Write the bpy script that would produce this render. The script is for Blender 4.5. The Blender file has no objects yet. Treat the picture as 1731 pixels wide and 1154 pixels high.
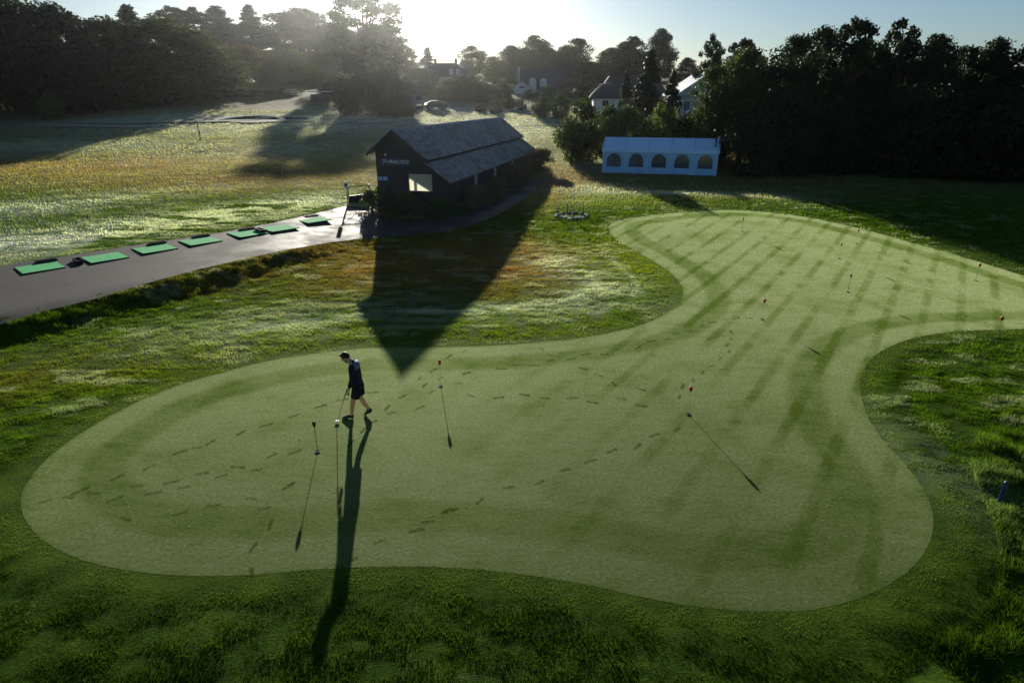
import bpy, bmesh, math, random
import numpy as np
from mathutils import Vector, Matrix
from mathutils.geometry import tessellate_polygon, delaunay_2d_cdt

# ------------------------------------------------------------------ camera, sky, sun, exposure
H, FPX, YH = 7.4, 1050.0, 165.0                 # camera height (m), focal length in photo pixels, horizon row
PITCH = math.atan((577 - YH) / FPX)
SUN_AZ, SUN_EL = math.radians(-10.0), math.radians(13.0)
sc = bpy.context.scene
col = sc.collection
cam = bpy.data.cameras.new('camera'); co = bpy.data.objects.new('camera', cam); col.objects.link(co)
cam.sensor_width = 36; cam.lens = 36 * FPX / 1731; cam.clip_start = .1; cam.clip_end = 3000
co.location = (0, 0, H); co.rotation_euler = (math.pi / 2 - PITCH, 0, 0)
sc.camera = co

w = bpy.data.worlds.new('World'); sc.world = w; w.use_nodes = True
nt = w.node_tree; nt.nodes.clear()
sky = nt.nodes.new('ShaderNodeTexSky'); sky.sky_type = 'NISHITA'; sky.sun_disc = False
sky.sun_elevation = SUN_EL; sky.sun_rotation = SUN_AZ
tint = nt.nodes.new('ShaderNodeMix'); tint.data_type = 'RGBA'; tint.blend_type = 'MULTIPLY'; tint.inputs[0].default_value = 1; tint.inputs[7].default_value = (.68, .81, 1.0, 1)   # cools the sky colour and dims its light to deepen the shade
sky.air_density = 1.0; sky.dust_density = .5; sky.ozone_density = 2.0
bg = nt.nodes.new('ShaderNodeBackground'); bg.inputs['Strength'].default_value = .05
wo = nt.nodes.new('ShaderNodeOutputWorld')
nt.links.new(sky.outputs[0], tint.inputs[6]); nt.links.new(tint.outputs[2], bg.inputs[0]); nt.links.new(bg.outputs[0], wo.inputs[0])

sl = bpy.data.lights.new('sun', 'SUN'); so = bpy.data.objects.new('sun', sl); col.objects.link(so)
sl.energy = 5.0; sl.angle = math.radians(.53); sl.color = (1, .94, .81)
sdir = Vector((math.sin(SUN_AZ) * math.cos(SUN_EL), math.cos(SUN_AZ) * math.cos(SUN_EL), math.sin(SUN_EL)))
so.rotation_euler = sdir.to_track_quat('Z', 'Y').to_euler(); so.location = sdir * 300

vs = sc.view_settings
vs.view_transform = 'Standard'; vs.look = 'None'; vs.gamma = 1; vs.use_curve_mapping = False; vs.exposure = 0.82
sc.cycles.use_denoising = True
sc.cycles.max_bounces = 6; sc.cycles.diffuse_bounces = 2; sc.cycles.glossy_bounces = 2
sc.cycles.transmission_bounces = 3; sc.cycles.volume_bounces = 0; sc.cycles.transparent_max_bounces = 6
sc.cycles.sample_clamp_indirect = 4; sc.cycles.caustics_reflective = False; sc.cycles.caustics_refractive = False

random.seed(7); rng = np.random.default_rng(7)

# ------------------------------------------------------------------ numeric helpers
_tab = rng.random((256, 256))
def vnoise(x, y):
    xi = np.floor(x).astype(int); yi = np.floor(y).astype(int); fx = x - xi; fy = y - yi
    fx = fx * fx * (3 - 2 * fx); fy = fy * fy * (3 - 2 * fy)
    a = _tab[xi & 255, yi & 255]; b = _tab[(xi + 1) & 255, yi & 255]
    c = _tab[xi & 255, (yi + 1) & 255]; d = _tab[(xi + 1) & 255, (yi + 1) & 255]
    return (a * (1 - fx) + b * fx) * (1 - fy) + (c * (1 - fx) + d * fx) * fy
def fbm(x, y, o=4):
    s = 0; a = .5; t = 0
    for i in range(o):
        s = s + a * vnoise(x + 17.3 * i, y + 9.1 * i); t += a; a *= .55; x = x * 2.03; y = y * 2.03
    return s / t
def sstep(a, b, x): 
    t = np.clip((x - a) / (b - a), 0, 1); return t * t * (3 - 2 * t)

_yy = np.arange(-60, 901, .5)
_zz = np.interp(_yy, [-60, 0, 25, 33, 40, 50, 66, 90, 115, 130, 170, 250, 400, 900], [0, 0, 0, .25, .65, .8, 1.0, 2.6, 4.6, 5.6, 9, 13, 18, 26])
_k = np.exp(-.5 * (np.arange(-16, 17) * .5 / 2.5) ** 2); _k /= _k.sum()
_zz = np.convolve(np.pad(_zz, 16, mode='edge'), _k, mode='valid')
BANK = np.array([(-46, 2), (-30, 13), (-17.4, 19.8), (-14.0, 25.0), (-11.0, 29.6), (-7.9, 33.8), (-6.0, 35.0)])
def polydist(x, y, P, closed=False):
    x = np.asarray(x, float); y = np.asarray(y, float)
    best = np.full(x.shape, 1e9); side = np.zeros(x.shape)
    n = len(P) if closed else len(P) - 1
    for i in range(n):
        a = P[i]; b = P[(i + 1) % len(P)]
        dx, dy = b[0] - a[0], b[1] - a[1]
        t = np.clip(((x - a[0]) * dx + (y - a[1]) * dy) / (dx * dx + dy * dy + 1e-12), 0, 1)
        ex = x - a[0] - t * dx; ey = y - a[1] - t * dy
        d = ex * ex + ey * ey
        m = d < best
        best = np.where(m, d, best); side = np.where(m, dx * (y - a[1]) - dy * (x - a[0]), side)
    return np.sqrt(best), np.sign(side)
def inside(x, y, P):
    r = np.zeros(np.shape(x), bool)
    for i in range(len(P)):
        a = P[i]; b = P[(i + 1) % len(P)]
        if a[1] == b[1]: continue
        c = ((a[1] > y) != (b[1] > y)) & (x < (b[0] - a[0]) * (y - a[1]) / (b[1] - a[1]) + a[0])
        r ^= c
    return r
def terrain(x, y):
    x = np.asarray(x, float); y = np.asarray(y, float)
    d, s = polydist(x, y, BANK)
    sd = np.where(s > 0, d, -d)
    bank = .5 * sstep(-1.9, .05, sd) * (1 - sstep(-13, -6.3, x))
    hill = 5.5 * np.exp(-((x - 95) / 45) ** 2 - ((y - 150) / 60) ** 2)
    hill = hill + 12 * np.exp(-((x + 110) / 90) ** 2 - ((y - 310) / 70) ** 2)
    return np.interp(y, _yy, _zz) + bank + hill
cp, sp = math.cos(PITCH), math.sin(PITCH)
def ray(px, py):
    return np.array([(px - 865.5) / FPX, cp + sp * (577 - py) / FPX, -sp + cp * (577 - py) / FPX])
def at(px, py):
    """world point of the ground seen at a photo pixel"""
    r = ray(px, py); r = r / r[1]
    ys = np.concatenate([np.arange(3, 60, .4), np.arange(60, 420, 2)])
    z = H + r[2] * ys - terrain(r[0] * ys, ys)
    k = int(np.argmax(z < 0)); lo, hi = (ys[k - 1], ys[k]) if z[k] < 0 else (300, 301)
    for _ in range(18):
        m = (lo + hi) / 2
        if H + r[2] * m - float(terrain(r[0] * m, m)) < 0: hi = m
        else: lo = m
    return Vector((r[0] * lo, lo, float(terrain(r[0] * lo, lo))))
def at_dist(px, py, dist):
    r = ray(px, py); r = r / r[1]
    return Vector((r[0] * dist, dist, H + r[2] * dist))
def smooth_loop(P, n=4, closed=True):
    P = [np.array(p, float) for p in P]; out = []; N = len(P)
    for i in range(N if closed else N - 1):
        if closed: p0, p1, p2, p3 = P[i - 1], P[i], P[(i + 1) % N], P[(i + 2) % N]
        else: p0, p1, p2, p3 = P[max(i - 1, 0)], P[i], P[i + 1], P[min(i + 2, N - 1)]
        for k in range(n):
            t = k / n
            out.append(.5 * ((2 * p1) + (-p0 + p2) * t + (2 * p0 - 5 * p1 + 4 * p2 - p3) * t * t + (-p0 + 3 * p1 - 3 * p2 + p3) * t ** 3))
    if not closed: out.append(P[-1])
    return np.array(out)
def px_poly(pts): return [at(*p)[:2] for p in pts]

# ------------------------------------------------------------------ material helpers
class N:
    def __init__(s, name):
        s.m = bpy.data.materials.new(name); s.m.use_nodes = True; s.t = s.m.node_tree
        s.t.nodes.clear(); s.out = s.t.nodes.new('ShaderNodeOutputMaterial')
    def n(s, typ, ins=None, **kw):
        nd = s.t.nodes.new('ShaderNode' + typ)
        for k, v in kw.items(): setattr(nd, k, v)
        for k, v in (ins or {}).items():
            sock = nd.inputs[k]
            if hasattr(v, 'is_output') or isinstance(v, bpy.types.NodeSocket): s.t.links.new(v, sock)
            else:
                if isinstance(v, tuple) and len(v) == 3 and sock.type == 'RGBA': v = (*v, 1)
                sock.default_value = v
        return nd
    def noise(s, scale, detail=4, vec=None, rough=.55, dist=0):
        i = {'Scale': scale, 'Detail': detail, 'Roughness': rough, 'Distortion': dist}
        if vec is not None: i['Vector'] = vec
        return s.n('TexNoise', i).outputs[0]
    def mixc(s, f, a, b, blend='MIX'):
        nd = s.t.nodes.new('ShaderNodeMix'); nd.data_type = 'RGBA'; nd.blend_type = blend
        for sock, v in ((nd.inputs[0], f), (nd.inputs[6], a), (nd.inputs[7], b)):
            if isinstance(v, bpy.types.NodeSocket): s.t.links.new(v, sock)
            else: sock.default_value = (*v, 1) if isinstance(v, tuple) and len(v) == 3 else v
        return nd.outputs[2]
    def math(s, op, a, b=0.0, c=0.0, clamp=False):
        nd = s.t.nodes.new('ShaderNodeMath'); nd.operation = op; nd.use_clamp = clamp
        for k, v in enumerate((a, b, c)):
            if isinstance(v, bpy.types.NodeSocket): s.t.links.new(v, nd.inputs[k])
            else: nd.inputs[k].default_value = v
        return nd.outputs[0]
    def rng(s, v, a, b, c=0.0, d=1.0, smooth=True):
        nd = s.t.nodes.new('ShaderNodeMapRange'); nd.interpolation_type = 'SMOOTHSTEP' if smooth else 'LINEAR'
        s.t.links.new(v, nd.inputs[0])
        for k, q in zip((1, 2, 3, 4), (a, b, c, d)): nd.inputs[k].default_value = q
        return nd.outputs[0]
    def attr(s, name): 
        nd = s.t.nodes.new('ShaderNodeAttribute'); nd.attribute_name = name; return nd
    def pos(s): return s.n('NewGeometry').outputs['Position']
    def mapv(s, vec, scale=(1, 1, 1), rot=(0, 0, 0)):
        return s.n('Mapping', {'Vector': vec, 'Scale': scale, 'Rotation': rot}).outputs[0]
    def bump(s, h, strength=.5, dist=.02):
        return s.n('Bump', {'Height': h, 'Strength': strength, 'Distance': dist}).outputs[0]
    def princ(s, color, rough=.7, spec=.5, normal=None, metal=0.0, **extra):
        i = {'Base Color': color, 'Roughness': rough, 'Specular IOR Level': spec, 'Metallic': metal}
        if normal is not None: i['Normal'] = normal
        i.update(extra)
        nd = s.n('BsdfPrincipled', i); s.t.links.new(nd.outputs[0], s.out.inputs[0]); return nd
    def surf(s, shader): s.t.links.new(shader, s.out.inputs[0])

def simple(name, color, rough=.6, spec=.4, var=.15, scale=6.0, metal=0.0, bump=.0):
    k = N(name); p = k.n('TexCoord').outputs['Object']; nz = k.noise(scale, 4, p)
    c = k.mixc(nz, tuple(v * (1 - var) for v in color), tuple(min(1, v * (1 + var)) for v in color))
    nrm = k.bump(nz, bump, .01) if bump else None
    k.princ(c, rough, spec, nrm, metal); return k.m

def leaf_mat(name, a, b, trans=.35, spec=.15, rough=.6):
    """leaves: two greens by object and by clump, with light coming through"""
    k = N(name)
    r = k.n('ObjectInfo').outputs['Random']
    nz = k.noise(.9, 3, k.pos())
    f = k.math('ADD', k.math('MULTIPLY', r, .5), k.math('MULTIPLY', nz, .6), clamp=True)
    c = k.mixc(f, a, b)
    pr = k.n('BsdfPrincipled', {'Base Color': c, 'Roughness': rough, 'Specular IOR Level': spec})
    tr = k.n('BsdfTranslucent', {'Color': k.mixc(1.0, c, (1.5, 1.55, .75), 'MULTIPLY')})
    k.surf(k.n('MixShader', {0: trans, 1: pr.outputs[0], 2: tr.outputs[0]}).outputs[0]); return k.m

# ------------------------------------------------------------------ object helpers
def tag(o, label=None, cat=None, group=None, kind=None):
    if label: o['label'] = label
    if cat: o['category'] = cat
    if group: o['group'] = group
    if kind: o['kind'] = kind
    return o
def link(name, me, mat=None, parent=None, loc=None, rot=None, scale=None):
    o = bpy.data.objects.new(name, me); col.objects.link(o)
    if mat is not None and me is not None and not me.materials: me.materials.append(mat)
    if parent is not None: o.parent = parent
    if loc is not None: o.location = loc
    if rot is not None: o.rotation_euler = rot
    if scale is not None: o.scale = scale
    return o
def empty(name, loc=(0, 0, 0), rz=0):
    o = bpy.data.objects.new(name, None); col.objects.link(o); o.location = loc; o.rotation_euler = (0, 0, rz)
    o.empty_display_size = .3; return o
def np_mesh(name, V, Fc, smooth=False):
    V = np.asarray(V, np.float32); Fc = np.asarray(Fc, np.int32); k = Fc.shape[1]
    me = bpy.data.meshes.new(name); me.vertices.add(len(V)); me.vertices.foreach_set('co', V.ravel())
    me.loops.add(Fc.size); me.loops.foreach_set('vertex_index', Fc.ravel())
    me.polygons.add(len(Fc)); me.polygons.foreach_set('loop_start', np.arange(0, Fc.size, k, dtype=np.int32))
    me.update(calc_edges=True)
    if smooth: me.polygons.foreach_set('use_smooth', np.ones(len(Fc), bool))
    return me
def add_attr(me, name, arr, domain='POINT'):
    a = me.attributes.new(name, 'FLOAT', domain); a.data.foreach_set('value', np.asarray(arr, np.float32).ravel())
class MB:
    """collects shapes in one bmesh; build() links it as one mesh object"""
    def __init__(s): s.b = bmesh.new()
    def box(s, c, size, rz=0, bevel=0, m=None):
        r = bmesh.ops.create_cube(s.b, size=1)
        M = Matrix.Translation(c) @ Matrix.Rotation(rz, 4, 'Z') @ (m or Matrix()) @ Matrix.Diagonal((*size, 1))
        bmesh.ops.transform(s.b, matrix=M, verts=r['verts'])
        if bevel:
            ed = list({e for v in r['verts'] for e in v.link_edges})
            bmesh.ops.bevel(s.b, geom=ed, offset=bevel, segments=1, affect='EDGES')
        return s
    def tube(s, p, q, r0, r1=None, n=8, cap=True):
        p = Vector(p); q = Vector(q); d = q - p; L = d.length
        r = bmesh.ops.create_cone(s.b, cap_ends=cap, segments=n, radius1=r0, radius2=r0 if r1 is None else r1, depth=L)
        M = Matrix.Translation((p + q) / 2) @ d.to_track_quat('Z', 'Y').to_matrix().to_4x4()
        bmesh.ops.transform(s.b, matrix=M, verts=r['verts']); return s
    def ball(s, c, r, seg=10, rings=7, scale=(1, 1, 1), rot=None):
        q = bmesh.ops.create_uvsphere(s.b, u_segments=seg, v_segments=rings, radius=r)
        M = Matrix.Translation(c) @ (rot or Matrix()) @ Matrix.Diagonal((*scale, 1))
        bmesh.ops.transform(s.b, matrix=M, verts=q['verts']); return s
    def poly(s, pts):
        vs_ = [s.b.verts.new(p) for p in pts]; s.b.faces.new(vs_); return s
    def prism(s, pts, d):
        """extrude a planar outline by vector d"""
        d = Vector(d); a = [s.b.verts.new(p) for p in pts]; b = [s.b.verts.new(Vector(p) + d) for p in pts]
        n = len(a); s.b.faces.new(a[::-1]); s.b.faces.new(b)
        for i in range(n): s.b.faces.new((a[i], a[(i + 1) % n], b[(i + 1) % n], b[i]))
        return s
    def holed(s, outer, holes, fn, d):
        """a slab: 2-D outline with holes, mapped by fn, thickness vector d"""
        loops = [[Vector((*p, 0)) for p in L] for L in [outer] + holes]
        tri = tessellate_polygon(loops); flat = [v for L in loops for v in L]; d = Vector(d)
        A = [s.b.verts.new(fn(v.x, v.y)) for v in flat]; B = [s.b.verts.new(Vector(fn(v.x, v.y)) + d) for v in flat]
        for t in tri:
            try: s.b.faces.new([A[i] for i in t]); s.b.faces.new([B[i] for i in reversed(t)])
            except ValueError: pass
        o = 0
        for L in loops:
            n = len(L)
            for i in range(n):
                i0, i1 = o + i, o + (i + 1) % n
                try: s.b.faces.new((A[i0], A[i1], B[i1], B[i0]))
                except ValueError: pass
            o += n
        return s
    def mesh(s, name, smooth=False):
        bmesh.ops.recalc_face_normals(s.b, faces=s.b.faces)
        me = bpy.data.meshes.new(name); s.b.to_mesh(me); s.b.free()
        if smooth:
            for p in me.polygons: p.use_smooth = True
        return me
    def build(s, name, mat, parent=None, smooth=False, **kw):
        return link(name, s.mesh(name, smooth), mat, parent, **kw)

# ------------------------------------------------------------------ outlines on the ground (from photo pixels)
GREEN_PX = [(600,590),(480,605),(380,628),(290,655),(210,690),(140,730),(85,770),(50,810),(36,840),(40,872),(62,903),(100,930),(160,952),(240,967),(330,973),(430,971),(520,963),(600,959),(680,957),(760,959),(840,965),(930,977),(1010,992),(1100,1012),(1180,1025),(1260,1032),(1340,1033),(1400,1025),(1460,1008),(1515,980),(1550,950),(1572,915),(1578,880),(1570,845),(1550,810),(1522,775),(1490,740),(1468,705),(1456,670),(1455,640),(1470,610),(1500,588),(1550,570),(1620,560),(1731,556),(1860,554),(1960,545),(1960,520),(1830,492),(1731,466),(1650,441),(1550,412),(1450,385),(1360,366),(1283,357),(1210,355),(1140,359),(1080,366),(1045,372),(1030,380),(1028,390),(1040,405),(1070,422),(1105,442),(1135,462),(1150,480),(1155,495),(1148,512),(1125,530),(1090,547),(1040,560),(980,571),(910,579),(830,584),(740,587),(660,588)]
GREEN = smooth_loop(px_poly(GREEN_PX), 3)
STRIP_NEAR = [(-60,566),(0,550),(67,529),(159,507),(259,477),(333,457),(407,440),(480,424),(555,411),(621,403),(690,399),(750,393),(800,381),(845,362),(885,337),(915,312),(940,292)]
STRIP_FAR = [(930,281),(905,288),(878,312),(840,338),(800,356),(752,369),(700,374),(650,371),(632,352),(585,349),(530,362),(450,380),(350,398),(250,412),(150,428),(60,441),(0,451),(-60,462)]
STRIP = np.array(px_poly(STRIP_NEAR) + px_poly(STRIP_FAR))
ROUGH_PX = [(1900,640),(1800,660),(1731,688),(1685,708),(1652,745),(1645,790),(1663,840),(1688,890),(1700,950),(1690,1010),(1640,1060),(1560,1110),(1500,1154),(1400,1230),(1900,1230)]
ROUGH = np.array(px_poly(ROUGH_PX))

GX = np.arange(-26, 44, .2); GY = np.arange(3, 48, .2)
_gx, _gy = np.meshgrid(GX, GY, indexing='ij')
_gd, _ = polydist(_gx, _gy, GREEN, True); _gd = np.where(inside(_gx, _gy, GREEN), -_gd, _gd)
_rd, _ = polydist(_gx, _gy, ROUGH, True); _rd = np.where(inside(_gx, _gy, ROUGH), _rd, -_rd)
_sd, _ = polydist(_gx, _gy, STRIP, True); _sd = np.where(inside(_gx, _gy, STRIP), -_sd, _sd)
def glook(G, x, y, out):
    u = (x - GX[0]) / .2; v = (y - GY[0]) / .2
    ok = (u > 0) & (v > 0) & (u < len(GX) - 1.01) & (v < len(GY) - 1.01)
    u = np.clip(u, 0, len(GX) - 1.01); v = np.clip(v, 0, len(GY) - 1.01)
    i = u.astype(int); j = v.astype(int); a = u - i; b = v - j
    r = (G[i, j] * (1 - a) + G[i + 1, j] * a) * (1 - b) + (G[i, j + 1] * (1 - a) + G[i + 1, j + 1] * a) * b
    return np.where(ok, r, out)
def green_d(x, y): return glook(_gd, x, y, 5.)
def rough_d(x, y): return glook(_rd, x, y, -5.)
def strip_d(x, y): return glook(_sd, x, y, 5.)
def bank_m(x, y):
    d, s = polydist(x, y, BANK); sd = np.where(s > 0, d, -d)
    return sstep(-2.9, -.9, sd) * (1 - sstep(-.25, .1, sd)) * (1 - sstep(-12, -8, x))
def surface(x, y):
    """terrain with the lumps of the unmown places"""
    x = np.asarray(x, float); y = np.asarray(y, float)
    g = sstep(.3, 1.5, green_d(x, y)) * sstep(.2, .8, strip_d(x, y))
    r = sstep(-.2, .5, rough_d(x, y)); b = bank_m(x, y)
    far = sstep(40, 60, y)
    return terrain(x, y) + g * ((fbm(x * .9, y * .9, 3) - .5) * (.07 + .3 * r + .3 * b) + (fbm(x * .12, y * .12, 2) - .5) * .35 * far)

def blobs(x, y, L):
    s = np.zeros(np.shape(x))
    for (cx, cy, rx, ry, a, k) in L:
        u = (x - cx) * math.cos(a) + (y - cy) * math.sin(a); v = -(x - cx) * math.sin(a) + (y - cy) * math.cos(a)
        s = np.maximum(s, k * np.exp(-(u / rx) ** 2 - (v / ry) ** 2))
    return s
def pb(px, py, rx, ry, a=0, k=1):
    p = at(px, py); return (p.x, p.y, rx, ry, math.radians(a), k)
DRY = [pb(800,440,4.6,3.2,10,1.1), pb(640,450,4,3,10,.8), pb(935,310,2.2,11,-12,.95), pb(250,275,16,9,20,.75), pb(430,300,10,8,20,.6), pb(60,280,9,8,0,.6),
       pb(560,430,5,1.8,40,.8), pb(420,470,4,1.2,45,.6), pb(20,640,3,2,40,.22), pb(240,620,3,1,35,.2)]
FROST = [pb(960,450,1.6,2.6,20,.95), pb(1010,490,2.4,1.2,35,.8), pb(860,525,5,.9,8,.6), pb(520,540,4,1.6,25,.55), pb(330,372,14,3.0,40,1.1), pb(120,400,12,3.2,40,1.1), pb(480,345,8,2.2,42,1.0), pb(60,350,10,3,40,.7),
         pb(820,210,16,28,0,1.2), pb(500,205,28,18,0,1.1), pb(330,205,20,12,0,1.05), pb(150,245,20,8,0,.6), pb(420,250,14,10,0,.6), pb(1010,320,3,3,0,.75), pb(1120,325,8,1.4,-8,.75), pb(970,265,4,8,0,.6), pb(1490,740,1.2,3.5,15,.15), pb(780,600,3,.5,0,.3), pb(1240,330,6,1,-20,.55)]

YEL = [pb(1090,440,3.5,6,25,.9), pb(1000,340,7,3,0,.8), pb(700,560,9,2.0,8,.55), pb(450,590,5,2,30,.5), pb(930,560,4,2,10,.6), pb(350,250,30,20,0,.45)]
BANDS = [pb(985,470,6,5,30,1.0), pb(860,520,7,3,10,.8)]
def dry_at(x, y):
    d = blobs(x, y, DRY); z = blobs(x, y, [pb(780,440,7,5,10,1.0)]) * sstep(3.9, 4.6, green_d(x, y)); return np.maximum(d, 1.15 * z)
def frost_at(x, y):
    g = green_d(x, y) + .5 * (fbm(x * .5, y * .5, 2) - .5); w_ = lambda a, s: np.exp(-((g - a) / s) ** 2)
    return np.maximum(blobs(x, y, FROST), blobs(x, y, BANDS) * np.maximum(np.maximum(.8 * w_(1.9, .25), w_(3.7, .45)), .5 * w_(2.8, .15)))

# ------------------------------------------------------------------ turf materials
GRASS_A, GRASS_B, GRASS_DRY, GRASS_FROST = (.030, .062, .005), (.070, .120, .010), (.16, .10, .042), (.55, .58, .46)
def turf():
    k = N('turf'); p = k.pos()
    n1 = k.noise(1.3, 5, p); n2 = k.noise(14, 4, p); n3 = k.noise(.35, 4, p)
    streak = k.noise(1.0, 5, k.mapv(p, (.55, 2.6, 1), (0, 0, math.radians(18))), .62)
    c = k.mixc(k.rng(n1, .35, .7), GRASS_A, GRASS_B)
    c = k.mixc(k.rng(n2, .3, .75, 0, .5), c, (.018, .032, .006))
    dry = k.math('MULTIPLY', k.attr('dry').outputs['Fac'], k.rng(n3, .3, .62, .35, 1.0))
    dry = k.math('MULTIPLY', dry, k.rng(streak, .3, .6, .3, 1.0))
    c = k.mixc(dry, c, k.mixc(n2, (.085, .055, .026), GRASS_DRY))
    fr = k.math('MULTIPLY', k.attr('frost').outputs['Fac'], k.rng(streak, .32, .54))
    fr = k.math('ADD', fr, k.math('MULTIPLY', k.rng(streak, .62, .78), .10), clamp=True)
    fr = k.math('MULTIPLY', fr, k.rng(n2, .25, .6, .35, 1.0))
    c = k.mixc(k.math('MULTIPLY', k.rng(k.n('SeparateXYZ', {0: p}).outputs[1], 42, 55), k.rng(n1, .3, .7, .3, .8)), c, (.17, .135, .055))
    c = k.mixc(fr, c, GRASS_FROST)
    b = k.bump(k.math('ADD', k.noise(26, 5, k.mapv(p, (.6, 1.4, 1))), k.math('MULTIPLY', n1, 2)), .4, .04)
    k.princ(c, .9, .02, b); return k.m
def green_mat():
    k = N('green_turf'); p = k.pos()
    n1 = k.noise(.55, 5, p, .6); n2 = k.noise(13, 5, p, .85); n3 = k.noise(3, 6, k.mapv(p, (.5, 1.6, 1), (0, 0, .5)), .6)
    # mowing stripes: straight passes across, and the clean-up rings along the edge
    wv = k.mapv(p, (1, 1, 1), (0, 0, math.radians(34.5)))
    sx = k.n('SeparateXYZ', {0: wv}).outputs[0]
    sx = k.math('ADD', sx, k.math('MULTIPLY', n3, .12))
    st = k.math('SINE', k.math('MULTIPLY', sx, 2 * math.pi / 1.12))
    st = k.rng(st, .45, .95)
    st = k.math('MULTIPLY', st, k.rng(k.math('ADD', k.n('SeparateXYZ', {0: p}).outputs[0], k.math('MULTIPLY', n1, 6)), .5, 9.0, .12, 1.0))
    st = k.math('MULTIPLY', st, k.rng(k.noise(.7, 4, k.mapv(p, (1.1, .12, 1), (0, 0, math.radians(34.5)))), .36, .56))
    e = k.attr('edge').outputs['Fac']
    ring = k.math('MULTIPLY', k.rng(e, .75, 1.05), k.rng(e, 1.65, 2.0, 1.0, 0.0))
    ring = k.math('ADD', ring, k.math('MULTIPLY', k.rng(e, .28, .0), .4), clamp=True)
    wet = k.math('ADD', k.math('MULTIPLY', st, .42), k.math('MULTIPLY', ring, .42))
    wet = k.math('ADD', wet, k.rng(n1, .42, .75, 0, .42), clamp=True)
    wet = k.math('ADD', wet, k.rng(n3, .4, .75, 0, .28), clamp=True)
    dew = k.mixc(k.rng(n2, .32, .68), (.040, .074, .003), (.178, .245, .052))
    bare = k.mixc(k.rng(n2, .32, .68), (.026, .044, .002), (.080, .112, .010))
    c = k.mixc(wet, dew, bare)
    b = k.bump(n2, .7, .014)
    gl = k.n('BsdfGlossy', {'Color': k.mixc(wet, (.74, .84, .56), (.38, .50, .16)), 'Roughness': .70, 'Normal': b})
    df = k.n('BsdfDiffuse', {'Color': c, 'Roughness': .6, 'Normal': b})
    sh = k.n('BsdfSheen', {'Color': k.mixc(k.rng(n2, .32, .68), k.mixc(wet, (.54, .74, .21), (.26, .44, .04)), k.mixc(wet, (.94, 1.0, .58), (.52, .74, .13))), 'Roughness': .42, 'Normal': b})
    m1 = k.n('MixShader', {0: .06, 1: df.outputs[0], 2: gl.outputs[0]})
    k.surf(k.n('MixShader', {0: k.rng(wet, 0, 1, .46, .26), 1: m1.outputs[0], 2: sh.outputs[0]}).outputs[0]); return k.m
M_TURF = turf(); M_GREEN = green_mat()
k = N('dew_wiped_turf'); _n = k.noise(30, 4, k.pos())
_d = k.n('BsdfDiffuse', {'Color': k.mixc(_n, (.034, .060, .004), (.060, .095, .010))}); _t = k.n('BsdfTransparent')
k.surf(k.n('MixShader', {0: k.rng(_n, .35, .65, .62, .12), 1: _t.outputs[0], 2: _d.outputs[0]}).outputs[0]); M_PRINT = k.m
def asphalt():
    k = N('asphalt'); p = k.pos()
    n1 = k.noise(.7, 5, p, .6); n2 = k.noise(60, 3, p)
    c = k.mixc(n2, (.019, .0165, .015), (.046, .041, .037))
    c = k.mixc(k.rng(n1, .45, .75, 0, .6), c, (.058, .052, .047))
    k.princ(c, k.rng(n1, .35, .7, .8, .58), .16, k.bump(n2, .5, .008)); return k.m
M_ASPH = asphalt()
M_SAND = simple('bunker_sand', (.30, .26, .21), .9, .2, .15, 3, bump=.4)
def blade_mat(name, trans=.58):
    k = N(name); c = k.attr('bcol'); c = c.outputs['Color']
    pr = k.n('BsdfPrincipled', {'Base Color': c, 'Roughness': .7, 'Specular IOR Level': .06})
    tr = k.n('BsdfTranslucent', {'Color': k.mixc(1.0, c, (1.5, 1.55, .95), 'MULTIPLY')})
    k.surf(k.n('MixShader', {0: trans, 1: pr.outputs[0], 2: tr.outputs[0]}).outputs[0]); return k.m
M_BLADE = blade_mat('grass_blades')

# ------------------------------------------------------------------ ground
def axis(lo, hi, step, far_lo, far_hi):
    a = list(np.arange(lo, hi + 1e-6, step)); s = step
    while a[-1] < far_hi: s *= 1.12; a.append(min(a[-1] + s, far_hi))
    s = step; b = []; v = lo
    while v > far_lo: s *= 1.12; v = max(v - s, far_lo); b.append(v)
    return np.array(b[::-1] + a)
ax = axis(-34, 34, .28, -420, 420); ay = axis(3, 62, .28, -25, 640)
X, Y = np.meshgrid(ax, ay, indexing='ij'); X = X.ravel(); Y = Y.ravel()
Zg = surface(X, Y)
nx, ny = len(ax), len(ay)
I = np.arange(nx * ny).reshape(nx, ny)
Fq = np.stack([I[:-1, :-1], I[1:, :-1], I[1:, 1:], I[:-1, 1:]], -1).reshape(-1, 4)
me = np_mesh('ground', np.stack([X, Y, Zg], -1), Fq, True)
add_attr(me, 'dry', np.clip(dry_at(X, Y), 0, 1)); add_attr(me, 'frost', np.clip(frost_at(X, Y), 0, 1))
ground = tag(link('ground', me, M_TURF), kind='structure')

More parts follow.
